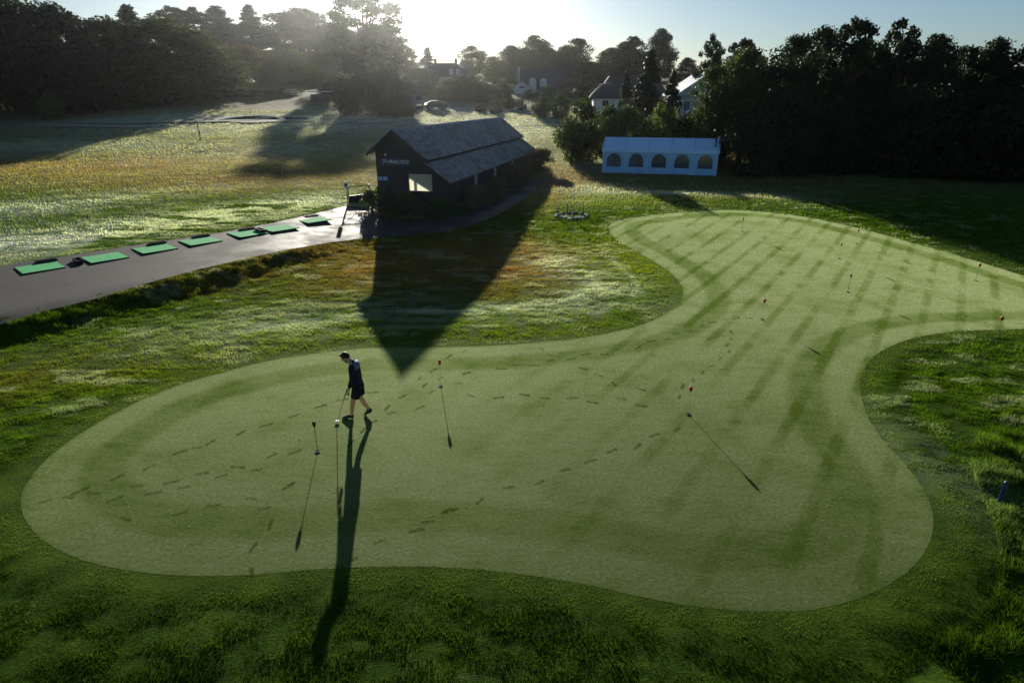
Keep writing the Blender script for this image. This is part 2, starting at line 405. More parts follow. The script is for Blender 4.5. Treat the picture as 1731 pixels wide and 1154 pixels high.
def sheet(name, outline, step, dz, mat, attrs=None, zf=terrain, smooth=True):
    P = np.asarray(outline, float); x0, y0 = P.min(0); x1, y1 = P.max(0)
    gx, gy = np.meshgrid(np.arange(x0, x1, step), np.arange(y0, y1, step), indexing='ij')
    gx = gx.ravel() ; gy = gy.ravel()
    ins = inside(gx, gy, P); d, _ = polydist(gx[ins], gy[ins], P, True)
    gx = gx[ins][d > step * .4]; gy = gy[ins][d > step * .4]
    pts = [Vector(p) for p in P] + [Vector(p) for p in zip(gx, gy)]
    n = len(P)
    v, _, f, *_r = delaunay_2d_cdt(pts, [(i, (i + 1) % n) for i in range(n)], [], 1, 1e-5)
    v = np.array([tuple(q) for q in v]); z = zf(v[:, 0], v[:, 1]) + dz
    me = bpy.data.meshes.new(name); me.from_pydata(np.column_stack([v, z]).tolist(), [], f)
    if smooth: me.polygons.foreach_set('use_smooth', np.ones(len(me.polygons), bool))
    if attrs: attrs(me, v)
    me.update(); 
    if me.polygons[0].normal.z < 0: me.flip_normals()
    return tag(link(name, me, mat), kind='structure')
def green_attr(me, v):
    d, _ = polydist(v[:, 0], v[:, 1], GREEN, True); add_attr(me, 'edge', d)
green = sheet('putting_green', GREEN, .35, .002, M_GREEN, green_attr)
strip = sheet('driving_range_path', STRIP, .6, .03, M_ASPH)

# footprints where the dew has been trodden off the green
TRAILS = [
 [(600,948),(648,915),(710,895),(759,866),(817,850),(862,826),(915,815),(952,793),(1001,781),(1035,764),(1082,754),(1112,736),(1147,727)],
 [(784,632),(845,624),(873,618),(907,616),(933,610),(962,608),(992,600),(1024,598),(1047,590),(1078,587),(1098,577),(1127,572),(1143,563),(1167,558),(1185,549),(1209,546),(1226,539),(1246,537),(1264,536)],
 [(912,588),(929,601),(980,624),(1014,634),(1040,648),(1079,660)],
 [(799,667),(839,672),(884,669),(925,674),(968,672),(1006,678),(1047,676),(1087,683)],
 [(1231,560),(1237,572),(1229,582),(1233,595),(1217,606),(1209,620),(1187,628),(1176,642),(1154,653),(1147,670)],
 [(136,829),(193,805),(260,787),(310,765),(330,757),(357,751),(405,729),(455,717),(499,700),(546,689),(583,673),(630,665)],
 [(187,844),(230,820),(258,829),(292,813),(317,823),(351,797),(378,804),(409,785),(432,797),(458,772),(492,763)],
 [(80,845),(115,838),(150,834),(217,873),(297,868),(366,849),(429,842),(451,854),(487,821)],
 [(420,965),(424,925),(454,888)], [(592,751),(609,728),(636,712),(653,689),(677,671),(714,640),(730,625),(760,602),(784,592)],
 [(664,698),(707,690),(730,662),(770,650)], [(783,631),(748,640),(722,652)], [(760,865),(725,880)]]
def footprint_mesh():
    prof = [(-.17,.0),(-.16,.035),(-.12,.045),(-.07,.040),(-.02,.034),(.03,.042),(.09,.054),(.14,.050),(.17,.028),(.18,0)]
    pts = prof + [(x, -y) for x, y in prof[-2:0:-1]]
    me = bpy.data.meshes.new('footprint'); me.from_pydata([(x, y, 0) for x, y in pts], [], [list(range(len(pts)))[::-1]]); me.update()
    if me.polygons[0].normal.z < 0: me.flip_normals()
    me.materials.append(M_PRINT); return me
_fm = footprint_mesh()
for T in TRAILS:
    W = [at(*p) for p in T]
    for i, p in enumerate(W):
        d = (W[min(i + 1, len(W) - 1)] - W[max(i - 1, 0)]); a = math.atan2(d.y, d.x) + random.uniform(-.4, .4); p = p + Vector((random.uniform(-.09, .09), random.uniform(-.09, .09), 0))
        e = .2; nrm = Vector((-(float(terrain(p.x + e, p.y)) - float(terrain(p.x - e, p.y))) / (2 * e), -(float(terrain(p.x, p.y + e)) - float(terrain(p.x, p.y - e))) / (2 * e), 1)).normalized()
        q = Vector((0, 0, 1)).rotation_difference(nrm)
        o = link('footprint', _fm, None, green)
        s = random.uniform(.7, 1.05)
        o.matrix_world = Matrix.Translation(p + Vector((0, 0, .009))) @ q.to_matrix().to_4x4() @ Matrix.Rotation(a, 4, 'Z') @ Matrix.Diagonal((s, s * random.uniform(.8, 1.1), 1, 1))

# dew drops catching the light, and fallen leaves, strewn on the green
def flecks(name, n, lo, hi, mat, dz, flat):
    x = rng.uniform(-11, 24, n); y = rng.uniform(7, 38, n); m = (green_d(x, y) < -.1) & (np.abs(x) < .83 * (y * .94 + 2.7)); x, y = x[m], y[m]; n = len(x)
    P = np.stack([x, y, terrain(x, y) + dz], -1); nr = rng.normal(size=(n, 3)) * flat + np.array((0, 0, 1)); nr /= np.linalg.norm(nr, axis=1)[:, None]
    t = np.cross(nr, rng.normal(size=(n, 3))); t /= np.linalg.norm(t, axis=1)[:, None]; b = np.cross(nr, t); s = (rng.uniform(lo, hi, n) * np.clip(y / 14, .8, 1.6))[:, None]
    V = np.stack([P - t * s, P - b * s * .7, P + t * s, P + b * s * .7], 1).reshape(-1, 3)
    o = link(name, np_mesh(name, V, np.arange(4 * n).reshape(-1, 4)), mat, green); o['kind'] = 'stuff'
k = N('dew_drop'); _d = k.n('BsdfTranslucent', {'Color': (.95, .97, .95, 1)}); _g = k.n('BsdfGlossy', {'Color': (1, 1, 1, 1), 'Roughness': .6})
k.surf(k.n('MixShader', {0: .25, 1: _d.outputs[0], 2: _g.outputs[0]}).outputs[0])
flecks('dew_drops', 9000, .003, .0075, k.m, .012, .8)
flecks('fallen_leaves', 260, .010, .022, simple('fallen_leaf', (.22, .12, .03), .7, .2, .5, 3), .012, .3)

# ------------------------------------------------------------------ grass blades
BARN_O = Vector((-7.35, 39.9)); BARN_AZ = math.radians(14.0)
def barn_xy(u, v):
    """u across (right), v along the barn"""
    a = BARN_AZ; return (BARN_O.x + u * math.cos(a) + v * math.sin(a), BARN_O.y - u * math.sin(a) + v * math.cos(a))
BARN_FOOT = np.array([barn_xy(-1.9, -.3), barn_xy(4.2, -.3), barn_xy(4.2, 27), barn_xy(-1.9, 27)])
def blades(name, x, y, hgt, wid, spread):
    n = len(x); z = surface(x, y) + .03 * sstep(.25, 1.2, green_d(x, y)) * (fbm(x * 2.6 + 9, y * 3.4, 3) - .45) * np.clip(20 / y, 0, 1)
    dry = np.clip(dry_at(x, y) * (.4 + .9 * fbm(x * .7, y * .7)), 0, 1); fr = np.clip(frost_at(x, y), 0, 1) * sstep(.36, .56, fbm(x * .7 + 3, y * 2.2 + 5, 4))
    fr = np.maximum(fr, .30 * sstep(9, 16, y) * sstep(.58, .72, fbm(x * .8 + 31, y * 1.7 + 7, 4)))
    t = rng.random(n) * .5 + .7 * sstep(.25, .75, fbm(x * 2.1 + 50, y * 2.9, 4)) - .1
    A = np.array((.016, .040, .002)); B = np.array((.085, .150, .009)); D = np.array((.30, .155, .055)); Fz = np.array((.75, .77, .64))
    c = A + (B - A) * np.clip(t, 0, 1)[:, None]
    c = c * (1 - .70 * np.exp(-((y - 4.5) / 5.0) ** 2) * (1 - sstep(.0, .9, rough_d(x, y))))[:, None]      # foreground shade painted into the blade colour, darker towards the near edge
    gd = green_d(x, y); c = c + (np.array((.13, .17, .045)) - c) * (.55 * np.exp(-(np.maximum(gd, 0) / .45) ** 2))[:, None]
    c = c * (1 + .28 * np.sin(gd * 2 * np.pi / 1.15) * np.exp(-(gd / 3.2) ** 2) * (gd < 6))[:, None]      # mowing rings
    far_ = (sstep(40, 52, y) * (.5 + .5 * fbm(x * .25, y * .5, 3)))[:, None]; c = c + (np.array((.21, .165, .065)) - c) * far_
    yel = np.clip(blobs(x, y, YEL), 0, 1)[:, None]; c = c + (np.array((.18, .235, .012)) - c) * yel * .9
    c = c + (D - c) * (dry * (rng.random(n) < .8))[:, None]
    c = c + (Fz - c) * (fr * (.4 + .6 * rng.random(n)))[:, None]
    a = rng.random(n) * 2 * np.pi
    dx, dy = np.cos(a), np.sin(a)
    ln = rng.random(n) * spread; la = rng.random(n) * 2 * np.pi
    hh = hgt * (.55 + .75 * rng.random(n)); ww = wid * (.6 + .8 * rng.random(n)) / 2
    base = np.stack([x, y, z - .004], -1)
    p0 = base - np.stack([dx * ww, dy * ww, 0 * x], -1); p1 = base + np.stack([dx * ww, dy * ww, 0 * x], -1)
    p2 = base + np.stack([np.cos(la) * ln * hh, np.sin(la) * ln * hh, hh], -1)
    V = np.stack([p0, p1, p2], 1).reshape(-1, 3); Fc = np.arange(3 * n).reshape(-1, 3)
    me = np_mesh(name, V, Fc)
    ca = me.attributes.new('bcol', 'FLOAT_COLOR', 'POINT')
    C4 = np.ones((3 * n, 4), np.float32); C4[:, :3] = np.repeat(c, 3, 0); ca.data.foreach_set('color', C4.ravel())
    return link(name, me, M_BLADE)
def scatter(n, x0, x1, y0, y1, keep):
    x = x0 + (x1 - x0) * rng.random(n); y = y0 + (y1 - y0) * rng.random(n); m = keep(x, y); return x[m], y[m]
def view(x, y, m=1.5): return (np.abs(x) < .83 * (y * .94 + 2.7) + m)
open_ = lambda x, y: (green_d(x, y) > -.10 * rng.random(len(x)) ** 2) & (strip_d(x, y) > .05) & view(x, y) & ~inside(x, y, BARN_FOOT)
# short fringe round the green, thinning with distance
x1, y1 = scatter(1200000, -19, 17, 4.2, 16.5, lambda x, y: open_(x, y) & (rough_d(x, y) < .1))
x2, y2 = scatter(520000, -26, 34, 16, 46, lambda x, y: open_(x, y) & (rng.random(len(x)) < np.clip(18 / y, 0, 1) ** 1.3))
x3, y3 = scatter(640000, -21, 22, 16, 40, open_)
hx = np.concatenate([x1, x2, x3]); hy = np.concatenate([y1, y2, y3])
far = np.clip(hy / 14, .75, 2.6)
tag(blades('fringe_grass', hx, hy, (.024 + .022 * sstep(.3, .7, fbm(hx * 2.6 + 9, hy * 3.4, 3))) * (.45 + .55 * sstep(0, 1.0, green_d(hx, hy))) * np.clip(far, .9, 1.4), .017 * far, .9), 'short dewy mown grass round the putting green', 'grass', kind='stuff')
# long grass at the right-hand mound and on the bank under the tee mats
x1, y1 = scatter(260000, 6, 16, 3.5, 17, lambda x, y: (rough_d(x, y) > -.05) & view(x, y))
x2, y2 = scatter(300000, -24, -6, 17, 36, lambda x, y: (rng.random(len(x)) < bank_m(x, y)) & open_(x, y))
hx = np.concatenate([x1, x2]); hy = np.concatenate([y1, y2]); cl = fbm(hx * 2.2, hy * 2.2, 3)
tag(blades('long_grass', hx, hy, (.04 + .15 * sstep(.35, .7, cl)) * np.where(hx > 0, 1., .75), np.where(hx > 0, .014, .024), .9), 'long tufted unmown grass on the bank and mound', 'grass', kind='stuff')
# meadow of the driving range and the lawn behind the barn
x1, y1 = scatter(420000, -70, 30, 32, 118, lambda x, y: open_(x, y) & (rng.random(len(x)) < np.clip(45 / y, 0, 1) ** 1.5))
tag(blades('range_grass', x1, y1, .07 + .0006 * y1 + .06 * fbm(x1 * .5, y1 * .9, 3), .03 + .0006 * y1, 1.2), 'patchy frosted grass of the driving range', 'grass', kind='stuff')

# ------------------------------------------------------------------ far green, bunkers, bare patch
def disc_poly(px, py, rx, ry, a=0, n=22, wob=.12, seed=1):
    c = at(px, py); r = random.Random(seed); w1, w2 = r.random() * 6, r.random() * 6; P = []
    for i in range(n):
        t = 2 * math.pi * i / n; k = 1 + wob * (math.sin(2 * t + w1) + .6 * math.sin(3 * t + w2))
        u, v = rx * k * math.cos(t), ry * k * math.sin(t)
        P.append((c.x + u * math.cos(a) - v * math.sin(a), c.y + u * math.sin(a) + v * math.cos(a)))
    return P
fg = sheet('far_green', disc_poly(300, 203, 13, 5.5, .1, seed=3), 1.2, .18, simple('frosted_green', (.24, .27, .16), .9, .1, .2, .6), None, surface)
for k, (px, py, rx, ry, sd) in enumerate([(160, 214, 9, 1.5, 5), (425, 206, 4.2, 2.0, 6), (478, 206, 4.0, 1.8, 7), (640, 211, 7.5, 1.3, 8)]):
    sheet('bunker', disc_poly(px, py, rx, ry, 0, 20, .12, sd), 1.0, .16, M_SAND, None, surface)
# raised turf lips behind the two sunlit bunkers
M_LIP = M_TURF
def lip(px, py, rx, ry, h):
    c = at(px, py); b = MB()
    n, m = 20, 6; rows = []
    for j in range(m + 1):
        t = j / m; row = []
        for i in range(n + 1):
            a = math.pi * (i / n) * 1.25 - math.pi * .125
            r = 1.0 + .45 * t
            z = h * math.sin(math.pi * min(1, .25 + t * .75)) * (.55 + .45 * math.sin(a))
            X_, Y_ = c.x + rx * r * math.cos(a), c.y + ry * 1.6 * r * math.sin(a)
            row.append(b.b.verts.new((X_, Y_, float(surface(X_, Y_)) + max(-.1, z - .04 - (h * .9 if t == 1 else 0)))))
        rows.append(row)
    for j in range(m):
        for i in range(n): b.b.faces.new((rows[j][i], rows[j][i + 1], rows[j + 1][i + 1], rows[j + 1][i]))
    o = b.build('bunker_bank', M_LIP, smooth=True); add_attr(o.data, 'frost', np.ones(len(o.data.vertices))); tag(o, kind='structure')
lip(425, 205, 4.0, 1.6, .55); lip(478, 205, 3.8, 1.5, .45)

# ------------------------------------------------------------------ practice barn
M_BOARD = simple('black_boarding', (.018, .022, .032), .55, .35, .3, 9, bump=.2)
M_BOARD2 = simple('dark_trim', (.014, .017, .024), .5, .35, .2, 5)
def slate():
    k = N('slate'); p = k.n('TexCoord').outputs['Object']
    n1 = k.noise(.5, 4, p); n2 = k.noise(9, 4, p); r = k.n('NewGeometry').outputs['Random Per Island']
    c = k.mixc(r, (.06, .065, .085), (.24, .25, .29)); c = k.mixc(k.rng(n1, .5, .7, 0, .7), c, (.06, .055, .055))
    c = k.mixc(k.rng(n2, .55, .8, 0, .5), c, (.20, .21, .22)); k.princ(c, .5, .4, k.bump(n2, .4, .01)); return k.m
M_SLATE = slate()
M_PANE = N('translucent_pane')
_d = M_PANE.n('BsdfDiffuse', {'Color': (.8, .8, .74, 1)}); _t = M_PANE.n('BsdfTranslucent', {'Color': (.85, .84, .74, 1)})
M_PANE.surf(M_PANE.n('MixShader', {0: .7, 1: _d.outputs[0], 2: _t.outputs[0]}).outputs[0]); M_PANE = M_PANE.m
M_WHITE = simple('white_paint', (.72, .74, .76), .5, .4, .06, 3)
M_SHUT = simple('grey_shutter', (.30, .34, .33), .55, .4, .1, 5)
M_SIGN = simple('navy_sign', (.022, .03, .085), .4, .5, .08, 3)
M_LETTER = simple('pale_letters', (.85, .88, .92), .5, .4, .04, 3)
M_STEEL = simple('galvanised_steel', (.25, .26, .28), .4, .5, .2, 8, metal=.6)
M_CONC = simple('concrete', (.16, .155, .15), .85, .3, .2, 4, bump=.3)
M_BLUESIGN = simple('blue_sign', (.12, .32, .62), .4, .5, .1, 4)

FLOOR = .80; RZ = 5.55 - FLOOR; BL = 26.0
barn = empty('practice_barn', (BARN_O.x, BARN_O.y, FLOOR), -BARN_AZ)
tag(barn, 'long black boarded barn with slate roof and PRACTICE sign on its gable', 'barn')
GY0 = .35                                            # gable wall set back under the verge
LW, RW = -1.35, 3.28; RU = 2.05                      # wall planes and the break in the right roof slope
def roof_z(u, up=False): return RZ - .775 * abs(u) if u <= RU or up else RZ - .775 * RU - .34 - .70 * (u - RU)
MB().box(((LW + RW) / 2, BL / 2, -.45), (RW - LW + .1, BL - .5, .9)).build('floor_slab', M_CONC, barn)
# gable walls with the window opening; boards proud of the wall
WIN = (.80, 2.36, 1.12, 2.16)
def gable(y, win, name):
    out = [(LW, -.3), (RW, -.3), (RW, roof_z(RW) - .10), (RU, roof_z(RU + .01) - .10), (RU, roof_z(RU) - .10), (0, RZ - .12), (LW, roof_z(LW) - .10)]
    holes = [[(WIN[0], WIN[2]), (WIN[0], WIN[3]), (WIN[1], WIN[3]), (WIN[1], WIN[2])]] if win else []
    return MB().holed(out, holes, lambda u, v: (u, y, v), (0, .10, 0)).build(name, M_BOARD, barn)
g0 = gable(GY0, True, 'gable_wall'); gable(BL - .45, False, 'gable_wall')
u = LW + .03
while u < RW - .05:                                  # cover strips of the boarding
    top = roof_z(u) - .14; segs = [(-.3, top)]
    if WIN[0] - .06 < u < WIN[1] + .06: segs = [(-.3, WIN[2] - .07), (WIN[3] + .07, top)]
    for a, b in segs:
        MB().box((u, GY0 - .012, (a + b) / 2), (.045, .022, b - a)).build('cover_strip', M_BOARD, g0)
    u += .245
wf = MB(); a0, a1, b0, b1 = WIN
for c, s in (((a0 - .03, GY0 - .02, (b0 + b1) / 2), (.06, .06, b1 - b0 + .12)), ((a1 + .03, GY0 - .02, (b0 + b1) / 2), (.06, .06, b1 - b0 + .12)),
             (((a0 + a1) / 2, GY0 - .02, b0 - .03), (a1 - a0, .06, .06)), (((a0 + a1) / 2, GY0 - .02, b1 + .03), (a1 - a0, .06, .06))): wf.box(c, s)
win_o = wf.build('window', M_BOARD2, barn)
MB().box(((a0 + a1) / 2, GY0 + .05, (b0 + b1) / 2), (a1 - a0 + .01, .012, b1 - b0 + .01)).build('pane', M_PANE, win_o)
# right-hand long wall with shuttered windows, open bays on the range side
rw = MB()
zt = roof_z(RW) - .12
holes = []
WY = [(6.2, 7.0), (11.4, 12.2), (17.0, 17.8)]
for (p, q) in WY: holes.append([(p, .75), (p, 1.75), (q, 1.75), (q, .75)])
rw.holed([(GY0 + .1, -.3), (BL - .45, -.3), (BL - .45, zt), (GY0 + .1, zt)], holes, lambda a, b: (RW, a, b), (-.1, 0, 0))
rwo = rw.build('side_wall', M_BOARD, barn)
y = GY0 + .3
while y < BL - .6:
    if not any(p - .05 < y < q + .05 for p, q in WY): MB().box((RW + .01, y, (zt - .3) / 2), (.022, .045, zt + .3)).build('cover_strip', M_BOARD, rwo)
    y += .5
for p, q in WY:
    wo_ = MB().box((RW - .04, (p + q) / 2, 1.25), (.05, q - p - .02, .98)).build('window_shutter', M_SHUT, barn)
    MB().box((RW + .0, (p + q) / 2, 1.25), (.04, .04, .98)).build('glazing_bar', M_WHITE, wo_)
for k in range(10):
    MB().box((LW + .07, .5 + k * (BL - 1.2) / 9, roof_z(LW) / 2 - .1), (.14, .14, roof_z(LW) - .25)).build('post', M_BOARD2, barn)
MB().box((LW + .07, BL / 2, roof_z(LW) - .22), (.12, BL - 1, .2)).build('eaves_beam', M_BOARD2, barn)
for k in range(1, 5):
    yb = .5 + 2 * k * (BL - 1.2) / 9 + 1
    MB().box((LW + 1.2, yb, .5), (1.6, .05, 1.0)).build('bay_partition', M_BOARD2, barn)
# roof: decks, slates laid in courses, verge boards, ridge
def slope(u0, u1, name):
    a = np.array([u0, roof_z(u0 + (1e-4 if u0 == RU else 0))]); b = np.array([u1, roof_z(u1, u0 == 0)])
    d = b - a; L = np.hypot(*d); d /= L; nrm = np.array([-d[1], d[0]]); nrm = nrm if nrm[1] > 0 else -nrm
    q = MB().prism([(a[0], 0, a[1]), (b[0], 0, b[1]), (b[0] - nrm[0] * .07, 0, b[1] - nrm[1] * .07), (a[0] - nrm[0] * .07, 0, a[1] - nrm[1] * .07)], (0, BL, 0))
    ro = q.build(name, M_BOARD2, barn)
    V = []; Fc = []; r = random.Random(3)
    nrow = int(L / .25) + 1
    for i in range(nrow):
        s1 = L - i * .25 + .03; s0 = max(0, s1 - .40)
        yy = -.02 - (.17 if i % 2 else 0); 
        while yy < BL:
            wdt = .32 + r.uniform(-.02, .02); y0, y1 = max(yy, -.03), min(yy + wdt, BL + .03); yy += wdt + .012
            if y1 - y0 < .05: continue
            up = .014 + r.uniform(0, .016); ss1 = s1 + r.uniform(-.012, .012)
            lo = a + d * ss1 + nrm * (.035 + up); hi = a + d * s0 + nrm * .012
            lo2 = lo - nrm * .02
            k = len(V)
            V += [(lo[0], y0, lo[1]), (lo[0], y1, lo[1]), (hi[0], y1, hi[1]), (hi[0], y0, hi[1]), (lo2[0], y0, lo2[1]), (lo2[0], y1, lo2[1])]
            Fc += [(k, k + 1, k + 2, k + 3), (k, k + 4, k + 5, k + 1)]
    so_ = link('roof_slates', np_mesh('roof_slates', V, Fc), M_SLATE, ro); so_['kind'] = 'stuff'
MB().box((RU - .02, BL / 2, roof_z(RU) - .22), (.05, BL - .12, .42)).build('step_fascia', M_BOARD2, barn)
slope(0, RU + .2, 'roof'); slope(RU, 3.68, 'roof'); slope(0, -1.78, 'roof')
MB().prism([(-.16, -.03, RZ - .06), (0, -.03, RZ + .075), (.16, -.03, RZ - .06)], (0, BL + .06, 0)).build('ridge', M_SLATE, barn)
for yv in (-.03, BL):
    for (u0, u1) in ((0, RU + .2), (RU, 3.68), (0, -1.78)):
        z0 = roof_z(u0 + (1e-4 if u0 == RU else 0)); z1 = roof_z(u1, u0 == 0)
        MB().prism([(u0, yv, z0 - .01), (u1, yv, z1 - .01), (u1, yv, z1 - .20), (u0, yv, z0 - .20)], (0, .04 if yv < 0 else -.04, 0)).build('verge_board', M_BOARD2, barn)
# sign: dark board, mark of sweeping strokes, the word
def text_mesh(txt, size, name):
    c = bpy.data.curves.new(name, 'FONT'); c.body = txt; c.size = size; c.extrude = .006; c.align_x = 'LEFT'
    o = bpy.data.objects.new(name, c); col.objects.link(o); dg = bpy.context.evaluated_depsgraph_get(); dg.update()
    me = bpy.data.meshes.new_from_object(o.evaluated_get(dg)); bpy.data.objects.remove(o); me.materials.clear(); return me
sg = MB().box((.0, GY0 - .045, 2.86), (1.9, .03, .44)).build('sign', M_SIGN, barn)
link('lettering', text_mesh('PRACTICE', .30, 'lettering'), M_LETTER, sg, (-.45, GY0 - .066, 2.76), (math.pi / 2, 0, 0))
lg = MB()
for i, (x0, z0, x1, z1) in enumerate([(-.86, 2.98, -.55, 2.93), (-.84, 2.89, -.56, 2.82), (-.60, 2.95, -.52, 2.76), (-.86, 2.76, -.80, 2.68)]):
    lg.tube((x0, GY0 - .064, z0), (x1, GY0 - .064, z1), .016, .008, 6)
lg.build('logo', M_LETTER, sg)
def small_lamp(u, z, r):
    o = MB().tube((u, GY0 - .01, z), (u, GY0 - .07, z), r * .5).build('wall_lamp', M_STEEL, barn)
    MB().ball((u, GY0 - .10, z), r).build('globe', M_WHITE, o, smooth=True)
small_lamp(-.62, 3.28, .08); small_lamp(2.72, 2.2, .13); small_lamp(2.95, 2.12, .05)
for i in range(2):
    p = MB().box((-1.13 + i * .36, GY0 - .05, 1.82), (.33, .02, .24)).build('notice', M_BLUESIGN, barn)
    for j in range(3): MB().box((-1.13 + i * .36, GY0 - .063, 1.89 - j * .06), (.24, .006, .02)).build('notice_line', M_WHITE, p)

# ------------------------------------------------------------------ rail with crossed brace, notice post
g0p, g1p = at(590, 343), at(627, 341)
gt = empty('range_barrier', g0p, math.atan2(g1p.y - g0p.y, g1p.x - g0p.x)); tag(gt, 'black metal barrier with crossed brace between barn corner and tee mats', 'barrier')
L = (g1p - g0p).length - .05
for xx in (0, L): MB().tube((xx, 0, -.1), (xx, 0, 1.05), .035).build('post', M_BOARD2, gt)
for zz in (.12, 1.0): MB().tube((0, 0, zz), (L, 0, zz), .025).build('rail', M_BOARD2, gt)
MB().tube((0, 0, .12), (L, 0, 1.0), .016).build('brace', M_BOARD2, gt); MB().tube((0, .0, 1.0), (L, .0, .12), .016).build('brace', M_BOARD2, gt)
kp = MB().box((L / 2, -.04, .2), (L, .05, .5)).build('kick_panel', M_BOARD2, gt)
pp = at(588, 345)
po = empty('notice_post', pp); tag(po, 'small white notice on a thin black post beside the barrier', 'sign')
MB().tube((0, 0, -.1), (0, 0, 1.25), .025).build('post', M_BOARD2, po)
pl = MB().box((0, -.04, 1.2), (.24, .03, .38), bevel=.008).build('board', M_WHITE, po)
MB().box((0, -.06, 1.2), (.16, .008, .16)).build('pictogram', M_BOARD2, pl)

# ------------------------------------------------------------------ tee mats
M_MAT = simple('artificial_turf', (.045, .42, .13), .9, .15, .18, 60, bump=.5)
M_RUB = simple('black_rubber', (.012, .012, .013), .6, .3, .2, 10)
mats = [((68,454),(20,455),(118,450),'tee mat with its ball tray, farthest from the barn'), ((178,437),(133,440),(222,435),'tee mat second from the end of the path'),
        ((262,422),(220,425),(303,421),'tee mat third from the end, next to a ball tray'), ((339,409),(300,412),(377,407),'tee mat in the middle of the row of seven'),
        ((419,396),(382,399),(453,394),'tee mat third from the barn'), ((472,387),(438,390),(505,384),'tee mat second from the barn'), ((530,373),(500,376),(561,372),'tee mat beside the barrier, closest to the barn')]
edge_dir = (at(530, 373) - at(68, 454)); EA = math.atan2(edge_dir.y, edge_dir.x)
for i, (c, l, r_, lab) in enumerate(mats):
    p = at(*c)
    t = empty('tee_mat', p + Vector((0, 0, .034)), EA); tag(t, 'bright green ' + lab, 'mat', 'tee mats along the driving range path')
    b = MB().box((0, 0, .011), (1.56, 1.56, .022), bevel=.006).build('rubber_base', M_RUB, t)
    MB().box((0, 0, .026), (1.50, 1.50, .012), bevel=.004).build('turf', M_MAT, t)
    sgn = -1 if i in (1, 5) else 1
    tr = empty('tray', (sgn * .25 if sgn > 0 else -.95, .98 if sgn > 0 else .2, 0)); bpy.data.objects.remove(tr)
    cx, cy, rot = (.45, 1.0, 0) if sgn > 0 else (-1.0, .1, math.pi / 2)
    tb = MB().box((cx, cy, .02), (.8, .3, .03), rot)
    for (ox, oy, sx, sy) in ((0, .14, .8, .03), (0, -.14, .8, .03), (.39, 0, .03, .3), (-.39, 0, .03, .3)):
        tb.box((cx + ox * math.cos(rot) - oy * math.sin(rot), cy + ox * math.sin(rot) + oy * math.cos(rot), .065), (sx, sy, .09), rot)
    tb.build('ball_tray', M_RUB, t)

# ------------------------------------------------------------------ party tent
M_TENT = simple('tent_sheet', (.30, .57, .86), .55, .4, .08, 1.2, bump=.25)  # white sheet, with blue skylight put into its base colour
M_TROOF = simple('tent_roof_sheet', (.52, .74, .95), .5, .4, .10, 1.0, bump=.3)  # lighter than the walls: sky reflection painted into the roof colour
M_SEAM = simple('tent_seam', (.10, .26, .45), .6, .3, .1, 4)
k = N('clear_window'); _g = k.n('BsdfGlossy', {'Color': (.9, .95, 1, 1), 'Roughness': .15}); _t = k.n('BsdfTransparent', {'Color': (.20, .30, .42, 1)})
k.surf(k.n('MixShader', {0: .05, 1: _t.outputs[0], 2: _g.outputs[0]}).outputs[0]); M_PVC = k.m
tL, tR = at(1018, 291), at(1210, 297)
ta = math.atan2(tR.y - tL.y, tR.x - tL.x); TLn = (tR - tL).length; TZ = min(tL.z, tR.z)
tent = empty('party_tent', (tL.x, tL.y, TZ), ta); tag(tent, 'white party tent with blue skylight painted into its sheets and five arched windows in front of the dark trees', 'tent')
TW, TE, TR_ = 4.0, 2.05, 3.0; bay = TLn / 5
def tent_panel(x0, x1, y, d, name='wall_panel', side=False):
    wv = x1 - x0; cx = (x0 + x1) / 2; r = .62 * wv / 1.95; zb, zm = .55, 1.08
    arch = [(cx - r, zb), (cx - r, zm)] + [(cx - r * math.cos(math.pi * i / 14), zm + r * math.sin(math.pi * i / 14)) for i in range(1, 14)] + [(cx + r, zm), (cx + r, zb)]
    out = [(x0 + .015, -.04)] + [(x0 + .015 + (wv - .03) * i / 24, -.04 + .03 * math.sin(i * .7 + x0)) for i in range(1, 24)] + [(x1 - .015, -.04), (x1 - .015, TE - .02)] + [(x1 - .015 - (wv - .03) * i / 24, TE - .02) for i in range(1, 24)] + [(x0 + .015, TE - .02)]
    fold = lambda a: .05 * math.sin((a - x0) / wv * 9 * math.pi + x0 * 3) * (1 if min(abs(a - x0), abs(a - x1)) > .05 else 0)
    o = MB().holed(out, [arch], lambda a, b: (a, y + fold(a) * (1 if b < .5 else .5), b), (0, d, 0)).build(name, M_TENT, tent)
    MB().poly([(a, y + .012, b) for a, b in arch]).build('window_sheet', M_PVC, o)
    gr = MB()
    for i in range(1, 6):
        xx = cx - r + 2 * r * i / 6; zt_ = zm + math.sqrt(max(0, r * r - (xx - cx) ** 2)); gr.box((xx, y - .004, (zb + zt_) / 2), (.018, .008, zt_ - zb))
    for zz in (.75, .95, 1.15, 1.35, 1.55):
        hw = r if zz < zm else math.sqrt(max(0, r * r - (zz - zm) ** 2))
        if hw > .1: gr.box((cx, y - .006, zz), (2 * hw, .008, .018))
    gr.build('window_bars', M_SEAM, o)
    return o
for i in range(5): tent_panel(i * bay, (i + 1) * bay, 0, .012)
for i in range(5):
    tent_panel(i * bay, (i + 1) * bay, TW, .012, 'back_panel')
for x, s in ((0, -1), (TLn, 1)):
    MB().holed([(0, 0), (TW * .28, 0), (TW * .28, TE), (TW * .72, TE), (TW * .72, 0), (TW, 0), (TW, TE), (TW / 2, TR_ - .03), (0, TE)] if s < 0 else [(0, 0), (TW, 0), (TW, TE), (TW / 2, TR_ - .03), (0, TE)], [], lambda a, b: (x, a, b), (.012 * s, 0, 0)).build('gable_panel', M_TENT, tent)
